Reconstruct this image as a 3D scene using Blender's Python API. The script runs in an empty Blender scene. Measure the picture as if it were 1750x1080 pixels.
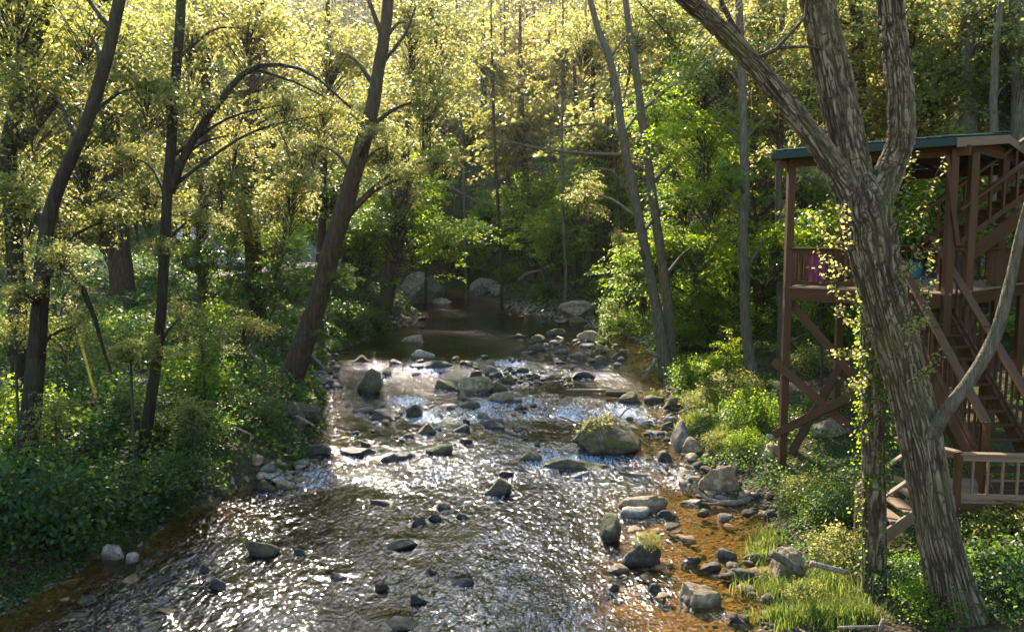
import bpy, bmesh, math, random
import numpy as np
from mathutils import Vector, Matrix

# ------------------------------------------------------------------ camera, world, sun, exposure
CAMZ = 5.7
PITCH = math.radians(5.46)
FPX = 1361.0                      # focal length in photo pixels (photo 1750 x 1080)
SUN_AZ, SUN_EL = math.radians(-12), math.radians(35)
scn = bpy.context.scene
col = scn.collection
cam = bpy.data.cameras.new('camera')
cam.lens = 28.0; cam.sensor_width = 36.0; cam.clip_end = 2000; cam.clip_start = 0.1
cam_o = bpy.data.objects.new('camera', cam); col.objects.link(cam_o)
cam_o.location = (0, 0, CAMZ); cam_o.rotation_euler = (math.pi/2 - PITCH, 0, 0)
scn.camera = cam_o
world = bpy.data.worlds.new('World'); scn.world = world; world.use_nodes = True
wn = world.node_tree.nodes; wl = world.node_tree.links
sky = wn.new('ShaderNodeTexSky'); sky.sky_type = 'NISHITA'; sky.sun_disc = False
sky.sun_elevation = SUN_EL; sky.sun_rotation = SUN_AZ % (2*math.pi)
sky.air_density = 1.3; sky.dust_density = .4; sky.ozone_density = 3.0
bgn = wn['Background']; bgn.inputs['Strength'].default_value = 0.15
wl.new(sky.outputs['Color'], bgn.inputs['Color'])
sun = bpy.data.lights.new('sun', 'SUN'); sun.energy = 5.0; sun.angle = math.radians(0.5); sun.color = (1.0, 0.88, 0.70)
sun_o = bpy.data.objects.new('sun', sun); col.objects.link(sun_o)
SD = Vector((math.sin(SUN_AZ)*math.cos(SUN_EL), math.cos(SUN_AZ)*math.cos(SUN_EL), math.sin(SUN_EL)))
sun_o.rotation_euler = SD.to_track_quat('Z', 'Y').to_euler(); sun_o.location = SD*150
vs = scn.view_settings
vs.view_transform = 'Standard'; vs.look = 'None'; vs.gamma = 1.0; vs.use_curve_mapping = False
vs.exposure = 1.85
scn.cycles.max_bounces = 7; scn.cycles.diffuse_bounces = 3; scn.cycles.glossy_bounces = 2
scn.cycles.transmission_bounces = 4; scn.cycles.transparent_max_bounces = 8; scn.cycles.volume_bounces = 0
scn.cycles.use_denoising = True
scn.cycles.sample_clamp_indirect = 6.0
scn.cycles.caustics_reflective = False; scn.cycles.caustics_refractive = False

rng = np.random.default_rng(7)
random.seed(7)

# ------------------------------------------------------------------ pixel -> world
cT, sT = math.cos(PITCH), math.sin(PITCH)
def ray(px, py):
    u = (px-875)/FPX; v = (540-py)/FPX
    return np.array((u, cT+v*sT, -sT+v*cT))
def P(px, py, Y):
    d = ray(px, py); t = Y/d[1]
    return np.array((d[0]*t, Y, CAMZ+d[2]*t))

# ------------------------------------------------------------------ numpy noise
def _h(ix, iy, iz, s):
    n = (ix*374761393 + iy*668265263 + iz*2147483647 + s*1274126177) & 0xffffffff
    n = ((n ^ (n >> 13))*1274126177) & 0xffffffff
    n = (n ^ (n >> 16)) & 0xffff
    return n/65535.0
def vn(x, y=None, z=None, s=0):
    x = np.asarray(x, float); y = np.zeros_like(x) if y is None else np.asarray(y, float)+0*x
    z = np.zeros_like(x) if z is None else np.asarray(z, float)+0*x
    xi = np.floor(x).astype(np.int64); yi = np.floor(y).astype(np.int64); zi = np.floor(z).astype(np.int64)
    fx = x-xi; fy = y-yi; fz = z-zi
    fx = fx*fx*(3-2*fx); fy = fy*fy*(3-2*fy); fz = fz*fz*(3-2*fz)
    r = 0
    for a in (0, 1):
        wa = fx if a else 1-fx
        for b in (0, 1):
            wb = fy if b else 1-fy
            for c in (0, 1):
                wc = fz if c else 1-fz
                r = r + wa*wb*wc*_h(xi+a, yi+b, zi+c, s)
    return r*2-1
def fbm(x, y=None, z=None, o=4, s=0):
    r = 0; a = 1.0; t = 0
    y = 0*np.asarray(x, float) if y is None else y
    z = 0*np.asarray(x, float) if z is None else z
    for i in range(o):
        r = r+a*vn(np.asarray(x)*2**i, np.asarray(y)*2**i, np.asarray(z)*2**i, s+i*17); t += a; a *= .5
    return r/t

# ------------------------------------------------------------------ mesh helpers
def mesh_np(name, V, faces, mats, fmat=None, attrs=None, smooth=False):
    """faces: list of int arrays (n,k)"""
    me = bpy.data.meshes.new(name)
    V = np.asarray(V, np.float32)
    me.vertices.add(len(V)); me.vertices.foreach_set('co', V.ravel())
    faces = [np.asarray(f, np.int32) for f in faces if len(f)]
    idx = np.concatenate([f.ravel() for f in faces]) if faces else np.zeros(0, np.int32)
    tot = np.concatenate([np.full(len(f), f.shape[1], np.int32) for f in faces])
    start = np.concatenate(([0], np.cumsum(tot)[:-1])).astype(np.int32)
    me.loops.add(len(idx)); me.loops.foreach_set('vertex_index', idx)
    me.polygons.add(len(tot)); me.polygons.foreach_set('loop_start', start)
    if fmat is not None: me.polygons.foreach_set('material_index', np.asarray(fmat, np.int32))
    if smooth: me.polygons.foreach_set('use_smooth', np.ones(len(tot), bool))
    for m in mats: me.materials.append(m)
    if attrs:
        for k, a in attrs.items():
            at = me.attributes.new(k, 'FLOAT', 'POINT'); at.data.foreach_set('value', np.asarray(a, np.float32))
    me.update(calc_edges=True)
    return me
ALL_LABELS = {}
def tag(o, label, cat, group=None, kind=None):
    if label:
        o['label'] = label
        ALL_LABELS.setdefault(label, []).append(o.name)
    if cat: o['category'] = cat
    if group: o['group'] = group
    if kind: o['kind'] = kind
    return o
def put(name, me, parent=None, loc=(0, 0, 0), rot=None, scale=None):
    o = bpy.data.objects.new(name, me); col.objects.link(o)
    o.location = loc
    if rot is not None: o.rotation_euler = rot
    if scale is not None: o.scale = scale if hasattr(scale, '__len__') else (scale,)*3
    if parent is not None: o.parent = parent
    return o
def empty(name, loc, label=None, cat=None, group=None):
    o = bpy.data.objects.new(name, None); col.objects.link(o); o.location = tuple(float(c) for c in loc)
    o.empty_display_size = .2
    tag(o, label, cat, group)
    return o
def worldpart(name, V, faces, mats, root, **kw):
    """mesh given in world coordinates, parented to an unrotated root empty"""
    L = np.array(root.location) if root is not None else np.zeros(3)
    if root is not None and root.parent is not None: L = L+np.array(root.parent.location)
    me = mesh_np(name, np.asarray(V)-L, faces, mats, **kw)
    return put(name, me, root)

# ------------------------------------------------------------------ materials
def newmat(name):
    m = bpy.data.materials.new(name); m.use_nodes = True
    nt = m.node_tree; nt.nodes.clear()
    return m, nt
def N(nt, typ, **kw):
    n = nt.nodes.new(typ)
    for k, v in kw.items():
        if k.startswith('i_'):
            key = k[2:]; key = int(key) if key.isdigit() else key
            n.inputs[key].default_value = v
        else: setattr(n, k, v)
    return n
def ramp(nt, fac, stops):
    r = nt.nodes.new('ShaderNodeValToRGB'); e = r.color_ramp.elements
    while len(e) < len(stops): e.new(.5)
    for el, (p, c) in zip(e, stops): el.position = p; el.color = (c[0], c[1], c[2], 1)
    nt.links.new(fac, r.inputs[0]); return r.outputs[0]
def out(nt, sh):
    o = nt.nodes.new('ShaderNodeOutputMaterial'); nt.links.new(sh, o.inputs['Surface']); return o
def math_n(nt, op, a, b=None, c=None, clamp=False):
    n = nt.nodes.new('ShaderNodeMath'); n.operation = op; n.use_clamp = clamp
    for i, v in enumerate((a, b, c)):
        if v is None: continue
        if isinstance(v, (int, float)): n.inputs[i].default_value = v
        else: nt.links.new(v, n.inputs[i])
    return n.outputs[0]
def mixc(nt, f, a, b, blend='MIX'):
    n = nt.nodes.new('ShaderNodeMix'); n.data_type = 'RGBA'; n.blend_type = blend
    for s, v in ((n.inputs['Factor'], f), (n.inputs['A'], a), (n.inputs['B'], b)):
        if isinstance(v, (int, float)): s.default_value = v
        elif isinstance(v, tuple): s.default_value = (v[0], v[1], v[2], 1)
        else: nt.links.new(v, s)
    return n.outputs['Result']

def leaf_mat(name, refl, trans, tfac=.5):
    m, nt = newmat(name)
    a = N(nt, 'ShaderNodeAttribute', attribute_name='rnd').outputs['Fac']
    oi = N(nt, 'ShaderNodeObjectInfo').outputs['Random']
    f = math_n(nt, 'MULTIPLY_ADD', a, .75, math_n(nt, 'MULTIPLY', oi, .25))
    cr = ramp(nt, f, refl); ct = ramp(nt, f, trans)
    p = N(nt, 'ShaderNodeBsdfPrincipled'); p.inputs['Roughness'].default_value = .42
    p.inputs['Specular IOR Level'].default_value = .3
    nt.links.new(cr, p.inputs['Base Color'])
    t = N(nt, 'ShaderNodeBsdfTranslucent'); nt.links.new(ct, t.inputs['Color'])
    mx = N(nt, 'ShaderNodeMixShader'); mx.inputs[0].default_value = tfac
    nt.links.new(p.outputs[0], mx.inputs[1]); nt.links.new(t.outputs[0], mx.inputs[2])
    out(nt, mx.outputs[0]); return m
LEAF_Y = leaf_mat('spring_leaf', [(0, (.05, .09, .012)), (.5, (.10, .14, .018)), (1, (.17, .19, .03))],
                  [(0, (.17, .21, .03)), (.5, (.42, .41, .08)), (1, (.82, .69, .24))], .6)
LEAF_G = leaf_mat('green_leaf', [(0, (.014, .036, .010)), (.5, (.035, .075, .016)), (1, (.09, .13, .025))],
                  [(0, (.05, .13, .014)), (.5, (.16, .30, .025)), (1, (.46, .52, .07))], .5)
LEAF_M = leaf_mat('maple_leaf', [(0, (.035, .085, .010)), (.5, (.075, .14, .014)), (1, (.13, .18, .02))],
                  [(0, (.18, .36, .012)), (.5, (.40, .56, .02)), (1, (.66, .68, .05))], .62)
LEAF_F = leaf_mat('far_leaf', [(0, (.03, .055, .013)), (.5, (.07, .10, .018)), (1, (.15, .13, .03))],
                  [(0, (.10, .16, .025)), (.5, (.36, .34, .06)), (1, (.80, .58, .17))], .6)
GRASS = leaf_mat('grass_blade', [(0, (.05, .10, .015)), (.6, (.09, .16, .02)), (1, (.17, .19, .05))],
                 [(0, (.14, .22, .03)), (.6, (.28, .34, .04)), (1, (.5, .46, .14))], .5)

LITTER = leaf_mat('dead_leaf', [(0, (.05, .03, .016)), (.5, (.12, .075, .04)), (1, (.24, .16, .09))], [(0, (.05, .03, .01)), (.5, (.12, .07, .03)), (1, (.22, .14, .06))], .25)
def bark_mat(name, c0, c1, c2, moss=0.0, sc=1.0, bump=.6):
    m, nt = newmat(name)
    tc = N(nt, 'ShaderNodeTexCoord').outputs['Object']
    mp = N(nt, 'ShaderNodeMapping'); mp.inputs['Scale'].default_value = (9*sc, 9*sc, 1.6*sc); nt.links.new(tc, mp.inputs[0])
    n1 = N(nt, 'ShaderNodeTexNoise', i_Scale=1.6, i_Detail=6.0, i_Roughness=.65); nt.links.new(mp.outputs[0], n1.inputs['Vector'])
    v1 = N(nt, 'ShaderNodeTexVoronoi', i_Scale=2.2, feature='DISTANCE_TO_EDGE'); nt.links.new(mp.outputs[0], v1.inputs['Vector'])
    n2 = N(nt, 'ShaderNodeTexNoise', i_Scale=1.3, i_Detail=4.0); nt.links.new(tc, n2.inputs['Vector'])
    colr = ramp(nt, n1.outputs['Fac'], [(.3, c0), (.5, c1), (.72, c2)])
    mf = ramp(nt, n2.outputs['Fac'], [(.48, (0, 0, 0)), (.66, (moss, moss, moss))])
    colr = mixc(nt, mf, colr, (.045, .06, .012))
    p = N(nt, 'ShaderNodeBsdfPrincipled'); p.inputs['Roughness'].default_value = .85; p.inputs['Specular IOR Level'].default_value = .2
    nt.links.new(colr, p.inputs['Base Color'])
    hh = math_n(nt, 'ADD', math_n(nt, 'MINIMUM', math_n(nt, 'MULTIPLY', v1.outputs['Distance'], 3.0), .6), math_n(nt, 'MULTIPLY', n1.outputs['Fac'], .7))
    b = N(nt, 'ShaderNodeBump', i_Strength=bump, i_Distance=.04); nt.links.new(hh, b.inputs['Height'])
    nt.links.new(b.outputs[0], p.inputs['Normal'])
    out(nt, p.outputs[0]); return m
def furrow_mat():
    m, nt = newmat('furrowed_bark')
    tc = N(nt, 'ShaderNodeTexCoord').outputs['Object']
    n1 = N(nt, 'ShaderNodeTexNoise', i_Scale=30.0, i_Detail=6.0, i_Roughness=.7); nt.links.new(tc, n1.inputs['Vector'])
    n2 = N(nt, 'ShaderNodeTexNoise', i_Scale=1.1, i_Detail=4.0); nt.links.new(tc, n2.inputs['Vector'])
    rid = N(nt, 'ShaderNodeAttribute', attribute_name='rid').outputs['Fac']
    f = math_n(nt, 'ADD', rid, math_n(nt, 'MULTIPLY_ADD', n1.outputs['Fac'], .5, -.25))
    c = ramp(nt, f, [(.08, (.026, .018, .010)), (.4, (.085, .060, .034)), (.65, (.155, .115, .070)), (.95, (.26, .205, .135))])
    mf = ramp(nt, n2.outputs['Fac'], [(.5, (0, 0, 0)), (.68, (.45, .45, .45))])
    c = mixc(nt, mf, c, (.10, .095, .03))
    p = N(nt, 'ShaderNodeBsdfPrincipled'); p.inputs['Roughness'].default_value = .85; p.inputs['Specular IOR Level'].default_value = .2
    nt.links.new(c, p.inputs['Base Color'])
    b = N(nt, 'ShaderNodeBump', i_Strength=.6, i_Distance=.02); nt.links.new(f, b.inputs['Height']); nt.links.new(b.outputs[0], p.inputs['Normal'])
    out(nt, p.outputs[0]); return m
BARK_MAIN = furrow_mat()
BARK_D = bark_mat('dark_bark', (.010, .007, .005), (.024, .017, .011), (.05, .037, .023), .4)
BARK_B = bark_mat('brown_bark', (.022, .014, .008), (.055, .034, .018), (.105, .068, .038), .3)
BARK_G = bark_mat('grey_bark', (.06, .045, .028), (.12, .095, .062), (.2, .165, .115), .3, 1.3)
TWIG = bark_mat('twig_bark', (.035, .025, .015), (.06, .045, .03), (.10, .08, .055), .1)
DRIFT = bark_mat('bleached_wood', (.08, .06, .04), (.19, .15, .105), (.34, .29, .215), .15, 1.5, .5)

def rock_mat(name, c0, c1, c2, moss, mosscol=(.075, .08, .010)):
    m, nt = newmat(name)
    tc = N(nt, 'ShaderNodeTexCoord').outputs['Object']
    geo = N(nt, 'ShaderNodeNewGeometry')
    n1 = N(nt, 'ShaderNodeTexNoise', i_Scale=7.0, i_Detail=9.0, i_Roughness=.74); nt.links.new(tc, n1.inputs['Vector'])
    n2 = N(nt, 'ShaderNodeTexNoise', i_Scale=2.6, i_Detail=5.0); nt.links.new(tc, n2.inputs['Vector'])
    n3 = N(nt, 'ShaderNodeTexNoise', i_Scale=60.0, i_Detail=3.0); nt.links.new(tc, n3.inputs['Vector'])
    c = ramp(nt, n1.outputs['Fac'], [(.34, c0), (.5, c1), (.64, c2)])
    sz = N(nt, 'ShaderNodeSeparateXYZ'); nt.links.new(geo.outputs['Normal'], sz.inputs[0])
    mf = math_n(nt, 'ADD', math_n(nt, 'MULTIPLY', sz.outputs['Z'], .55), math_n(nt, 'MULTIPLY_ADD', n2.outputs['Fac'], 2.2, -1.45+moss))
    mf = math_n(nt, 'MULTIPLY', mf, 4.0, clamp=True)
    mc = mixc(nt, n3.outputs['Fac'], (mosscol[0]*.5, mosscol[1]*.55, mosscol[2]*.6), (mosscol[0]*1.5, mosscol[1]*1.4, mosscol[2]*1.3))
    c = mixc(nt, mf, c, mc)
    wet = N(nt, 'ShaderNodeAttribute', attribute_name='wet').outputs['Fac']
    c = mixc(nt, wet, c, mixc(nt, 1.0, c, (.34, .32, .28), 'MULTIPLY'))
    p = N(nt, 'ShaderNodeBsdfPrincipled'); p.inputs['Specular IOR Level'].default_value = .45
    nt.links.new(c, p.inputs['Base Color'])
    r = math_n(nt, 'MULTIPLY_ADD', wet, -.5, .85); nt.links.new(r, p.inputs['Roughness'])
    hh = math_n(nt, 'ADD', n1.outputs['Fac'], math_n(nt, 'MULTIPLY', math_n(nt, 'MULTIPLY', n3.outputs['Fac'], mf), .5))
    b = N(nt, 'ShaderNodeBump', i_Strength=.9, i_Distance=.08); nt.links.new(hh, b.inputs['Height'])
    nt.links.new(b.outputs[0], p.inputs['Normal']); out(nt, p.outputs[0]); return m
ROCK = {
 't': rock_mat('tan_stone', (.10, .065, .03), (.24, .17, .09), (.44, .35, .22), -.3),
 'g': rock_mat('grey_stone', (.05, .04, .028), (.15, .12, .085), (.32, .275, .21), -.22),
 'd': rock_mat('dark_wet_stone', (.016, .012, .008), (.045, .034, .02), (.11, .085, .05), -.15),
 'm': rock_mat('mossy_stone', (.03, .025, .011), (.075, .058, .026), (.15, .12, .06), .05),
 'p': rock_mat('pale_stone', (.17, .14, .10), (.34, .29, .22), (.52, .47, .38), -.35),
 'o': rock_mat('rust_stone', (.10, .055, .02), (.20, .115, .045), (.30, .19, .09), -.6),
}
def wood_mat(name, c0, c1, rough=.6):
    m, nt = newmat(name)
    tc = N(nt, 'ShaderNodeTexCoord').outputs['Generated']
    oi = N(nt, 'ShaderNodeObjectInfo').outputs['Random']
    mp = N(nt, 'ShaderNodeMapping'); mp.inputs['Scale'].default_value = (2, 14, 14); nt.links.new(tc, mp.inputs[0])
    n1 = N(nt, 'ShaderNodeTexNoise', noise_dimensions='4D', i_Scale=2.0, i_Detail=6.0, i_Roughness=.6); nt.links.new(mp.outputs[0], n1.inputs['Vector'])
    nt.links.new(math_n(nt, 'MULTIPLY', oi, 40), n1.inputs['W'])
    c = ramp(nt, n1.outputs['Fac'], [(.3, c0), (.7, c1)])
    c = mixc(nt, math_n(nt, 'MULTIPLY', oi, .35), c, tuple(x*.6 for x in c0))
    p = N(nt, 'ShaderNodeBsdfPrincipled'); p.inputs['Roughness'].default_value = rough; p.inputs['Specular IOR Level'].default_value = .2
    nt.links.new(c, p.inputs['Base Color'])
    b = N(nt, 'ShaderNodeBump', i_Strength=.25, i_Distance=.01); nt.links.new(n1.outputs['Fac'], b.inputs['Height'])
    nt.links.new(b.outputs[0], p.inputs['Normal']); out(nt, p.outputs[0]); return m
WOOD = wood_mat('brown_stained_wood', (.030, .013, .004), (.135, .060, .019))
WOOD_W = wood_mat('weathered_wood', (.16, .10, .055), (.28, .19, .11), .7)
def plain(name, c, rough=.5, metal=0.0, spec=.5, noise=.15):
    m, nt = newmat(name)
    tc = N(nt, 'ShaderNodeTexCoord').outputs['Object']
    n1 = N(nt, 'ShaderNodeTexNoise', i_Scale=6.0, i_Detail=5.0); nt.links.new(tc, n1.inputs['Vector'])
    cc = ramp(nt, n1.outputs['Fac'], [(.3, tuple(x*(1-noise) for x in c)), (.7, tuple(min(1, x*(1+noise)) for x in c))])
    p = N(nt, 'ShaderNodeBsdfPrincipled'); p.inputs['Roughness'].default_value = rough; p.inputs['Metallic'].default_value = metal
    p.inputs['Specular IOR Level'].default_value = spec
    nt.links.new(cc, p.inputs['Base Color']); out(nt, p.outputs[0]); return m
ROOF = plain('green_metal_roofing', (.008, .034, .022), .5, 0, .3)
PURPLE = plain('purple_cloth', (.27, .04, .15), .9)
TEAL = plain('teal_plastic', (.015, .10, .11), .5)
YELLOW = plain('yellow_plastic', (.62, .38, .02), .45)
STEEL = plain('galvanised_wire', (.35, .35, .35), .4, .8)
CARP = plain('pale_blue_car_paint', (.5, .62, .66), .25)
GLASS = plain('dark_window_glass', (.05, .07, .08), .1)
WALLP = plain('blue_grey_siding', (.28, .31, .33), .8)
TYRE = plain('black_rubber', (.02, .02, .02), .8)
RED = plain('red_plastic', (.4, .03, .02), .5)
ASPH = plain('asphalt', (.13, .125, .12), .9, 0, .2, .25)

# ------------------------------------------------------------------ creek and terrain
WY = [0, 18, 21.2, 23.8, 26.8, 29.8, 33.2, 36, 52, 56, 64, 70, 80, 300]
WZ = [0, 0, .14, .17, .32, .36, .52, .54, .60, .82, .92, 1.25, 1.6, 3.0]
def W(Y): return np.interp(Y, WY, WZ)
def hitw(px, py, dz=0.0):
    d = ray(px, py); ys = np.linspace(4, 160, 6000); t = ys/d[1]; z = CAMZ+d[2]*t
    i = np.argmax(z <= W(ys)+dz); return np.array((d[0]*t[i], ys[i], z[i]))
LPX = [(-60, 1078), (27, 1049), (102, 1000), (165, 955), (249, 938), (284, 889), (338, 875), (378, 853), (425, 835), (489, 826), (502, 800), (533, 769),
       (560, 724), (543, 670), (530, 648), (553, 622), (568, 603), (625, 583), (655, 565), (705, 556), (725, 540), (700, 527), (665, 512)]
RPX = [(1298, 1078), (1327, 1031), (1330, 998), (1300, 940), (1308, 900), (1300, 868), (1204, 840), (1160, 774), (1160, 721), (1165, 701), (1135, 664),
       (1128, 640), (1128, 605), (1100, 588), (1060, 573), (1000, 560), (950, 546), (895, 535), (865, 525), (850, 517), (810, 508)]
def edge(lst):
    pts = sorted([tuple(hitw(*p)) for p in lst], key=lambda p: p[1])
    return np.array([p[1] for p in pts]), np.array([p[0] for p in pts])
LYs, LXs = edge(LPX); RYs, RXs = edge(RPX)
LYs = np.append(LYs, [LYs[-1]+2, LYs[-1]+5, LYs[-1]+14]); LXs = np.append(LXs, [-16, -24, -30])
RYs = np.append(RYs, [RYs[-1]+5, RYs[-1]+9, RYs[-1]+13]); RXs = np.append(RXs, [-6, -18, -30])
def xl(Y): return np.interp(Y, LYs, LXs) + .22*fbm(np.asarray(Y)*.9, o=3, s=3)
def xr(Y): return np.interp(Y, RYs, RXs) + .22*fbm(np.asarray(Y)*.9, o=3, s=5)
CH_END = RYs[-1]
ROADP = np.array([(-75, 34, 3.0), (-50, 39.5, 3.0), (-36, 43.5, 3.0), (-27, 47.5, 3.05), (-20.5, 53.5, 3.3), (-16.5, 60, 3.6), (-15, 67, 3.9), (-20, 80, 6.0), (-30, 92, 11.0)])
def road_d(x, y):
    best = np.full(np.shape(x), 1e9); zz = np.zeros(np.shape(x))
    for a, b in zip(ROADP[:-1], ROADP[1:]):
        d = b[:2]-a[:2]; t = np.clip(((x-a[0])*d[0]+(y-a[1])*d[1])/(d@d), 0, 1)
        q = np.hypot(x-(a[0]+t*d[0]), y-(a[1]+t*d[1]))
        m = q < best; best = np.where(m, q, best); zz = np.where(m, a[2]+t*(b[2]-a[2]), zz)
    return best, zz
def T(x, y):
    x = np.asarray(x, float); y = np.asarray(y, float)+0*x
    w = W(y); L = xl(y); R = xr(y)
    dl = L-x; dr = x-R
    n1 = fbm(x*.35, y*.35, s=11); n2 = fbm(x*1.6, y*1.6, s=12, o=3)
    pl = np.interp(dl, [0, .3, 1.0, 2.4, 5, 10, 20, 32, 60, 110, 260], [0, .22, .75, 1.25, 1.75, 2.35, 3.0, 4.2, 15, 38, 80])
    pr = np.interp(dr, [0, .5, 1.5, 3.5, 6, 9, 15, 30, 80, 200], [0, .14, .38, .75, 1.15, 2.0, 4.6, 12.5, 42, 90])
    ch = -np.where((y > 34) & (y < 54), 1.3, 1.0)*np.minimum(.62, .07+.16*np.minimum(-dl*1.3, np.where(y < 17.5, np.interp(-dr, [0, 2.6, 4.0, 9], [0, .45, 2.6, 5]), -dr*.6)))+.05*n2
    side = np.where(dl > 0, pl, np.where(dr > 0, pr, ch))
    off = np.maximum(np.maximum(dl, dr), 0)
    side = side + np.clip(off, 0, 1.5)/1.5*(.22*n1+.13*n2) + np.clip((off-12)/20, 0, 1)*fbm(x*.06, y*.06, s=13)*2.5
    z = w+side
    endh = np.clip(y-79, 0, 190)*.56 + 1.7 + 2.0*fbm(x*.05, y*.05, s=14)
    k = np.clip((y-76)/10, 0, 1)
    z = z*(1-k)+np.maximum(z, endh)*k
    rd, rz = road_d(x, y)
    k = np.clip((rd-2.4)/2.5, 0, 1); k = k*k*(3-2*k)
    z = np.where(dl > 4, rz*(1-k)+z*k, z)
    return z
def Tz(x, y): return float(T(np.array([x]), np.array([y]))[0])
def hitT(px, py, y0=5, y1=160):
    d = ray(px, py); ys = np.linspace(y0, y1, 4000); t = ys/d[1]; z = CAMZ+d[2]*t
    g = T(d[0]*t, ys); i = np.argmax(z <= g)
    return np.array((d[0]*t[i], ys[i], g[i]))

# ground sheet
gx = np.concatenate([-np.geomspace(420, 42, 26)[:-1], np.arange(-42, -14, 1.0), np.arange(-14, 14, .2), np.arange(14, 42, 1.0), np.geomspace(42, 420, 26)])
gy = np.concatenate([np.arange(-40, 4, 2.0), np.arange(4, 34, .2), np.arange(34, 86, .5), np.arange(86, 130, 2), np.geomspace(130, 520, 24)])
GX, GY = np.meshgrid(gx, gy)
GZ = T(GX.ravel(), GY.ravel())
nx, ny = len(gx), len(gy)
ii = np.arange(nx*ny).reshape(ny, nx)
GF = np.stack([ii[:-1, :-1], ii[:-1, 1:], ii[1:, 1:], ii[1:, :-1]], -1).reshape(-1, 4)
fx, fy = GX.ravel(), GY.ravel()
dl = xl(fy)-fx; dr = fx-xr(fy)
bed = np.clip(-np.maximum(dl, dr)/.15+.6, 0, 1)
rd, _ = road_d(fx, fy)
lawn = np.clip(1-np.abs(rd-9)/7, 0, 1)*(fy > 44)*(dl > 6)
def ground_mat():
    m, nt = newmat('forest_floor')
    tc = N(nt, 'ShaderNodeTexCoord').outputs['Object']
    n1 = N(nt, 'ShaderNodeTexNoise', i_Scale=.9, i_Detail=7.0, i_Roughness=.65); nt.links.new(tc, n1.inputs['Vector'])
    n2 = N(nt, 'ShaderNodeTexNoise', i_Scale=9.0, i_Detail=6.0, i_Roughness=.7); nt.links.new(tc, n2.inputs['Vector'])
    v = N(nt, 'ShaderNodeTexVoronoi', i_Scale=13.0); nt.links.new(tc, v.inputs['Vector'])
    v2 = N(nt, 'ShaderNodeTexVoronoi', i_Scale=5.0); nt.links.new(tc, v2.inputs['Vector'])
    soil = ramp(nt, n2.outputs['Fac'], [(.3, (.03, .02, .012)), (.5, (.075, .05, .028)), (.7, (.15, .10, .055))])
    leafl = mixc(nt, .5, soil, v.outputs['Color'], 'MULTIPLY')
    grn = ramp(nt, n2.outputs['Fac'], [(.3, (.02, .045, .01)), (.7, (.07, .11, .02))])
    c = mixc(nt, ramp(nt, n1.outputs['Fac'], [(.45, (0, 0, 0)), (.6, (1, 1, 1))]), mixc(nt, .4, soil, leafl), grn)
    lw = N(nt, 'ShaderNodeAttribute', attribute_name='lawn').outputs['Fac']
    c = mixc(nt, lw, c, ramp(nt, n2.outputs['Fac'], [(.3, (.035, .11, .02)), (.7, (.07, .18, .03))]))
    bd = N(nt, 'ShaderNodeAttribute', attribute_name='bed').outputs['Fac']
    st = mixc(nt, v2.outputs['Color'], (.16, .09, .030), (.28, .165, .06))
    st = mixc(nt, ramp(nt, n2.outputs['Fac'], [(.35, (0, 0, 0)), (.6, (1, 1, 1))]), (.07, .042, .016), st)
    c = mixc(nt, bd, c, st)
    p = N(nt, 'ShaderNodeBsdfPrincipled'); p.inputs['Roughness'].default_value = .95; p.inputs['Specular IOR Level'].default_value = .15
    nt.links.new(c, p.inputs['Base Color'])
    hh = math_n(nt, 'ADD', n2.outputs['Fac'], v.outputs['Distance'])
    b = N(nt, 'ShaderNodeBump', i_Strength=.8, i_Distance=.08); nt.links.new(hh, b.inputs['Height'])
    nt.links.new(b.outputs[0], p.inputs['Normal']); out(nt, p.outputs[0]); return m
o = put('ground', mesh_np('ground', np.stack([fx, fy, GZ], -1), [GF], [ground_mat()], attrs={'bed': bed, 'lawn': lawn}, smooth=True))
o['kind'] = 'structure'; o['label'] = 'leaf-strewn forest floor, creek banks and wooded hillside'

# road strip
def road():
    pts = []
    for a, b in zip(ROADP[:-1], ROADP[1:]):
        n = int(np.linalg.norm(b-a)/.8)
        for t in np.linspace(0, 1, n, endpoint=False): pts.append(a+(b-a)*t)
    pts = np.array(pts)
    for _ in range(12): pts[1:-1] = (pts[:-2]+2*pts[1:-1]+pts[2:])/4
    tg = np.gradient(pts, axis=0); nrm = np.stack([-tg[:, 1], tg[:, 0]], -1); nrm /= np.linalg.norm(nrm, axis=1)[:, None]
    V = []; k = 9
    for j in range(k):
        s = (j/(k-1)-.5)*4.2*(1+.05*fbm(np.arange(len(pts))*.3, s=j))
        xy = pts[:, :2]+nrm*s[:, None]
        V.append(np.column_stack([xy, T(xy[:, 0], xy[:, 1])+.05+.05*(1-(2*j/(k-1)-1)**2)]))
    V = np.stack(V, 1); n = len(pts); id_ = np.arange(n*k).reshape(n, k)
    F = np.stack([id_[:-1, :-1], id_[1:, :-1], id_[1:, 1:], id_[:-1, 1:]], -1).reshape(-1, 4)
    o = put('road', mesh_np('road', V.reshape(-1, 3), [F], [ASPH], smooth=True)); o['kind'] = 'structure'
    o['label'] = 'grey lane running behind the trees on the left bank'
road()

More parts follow.
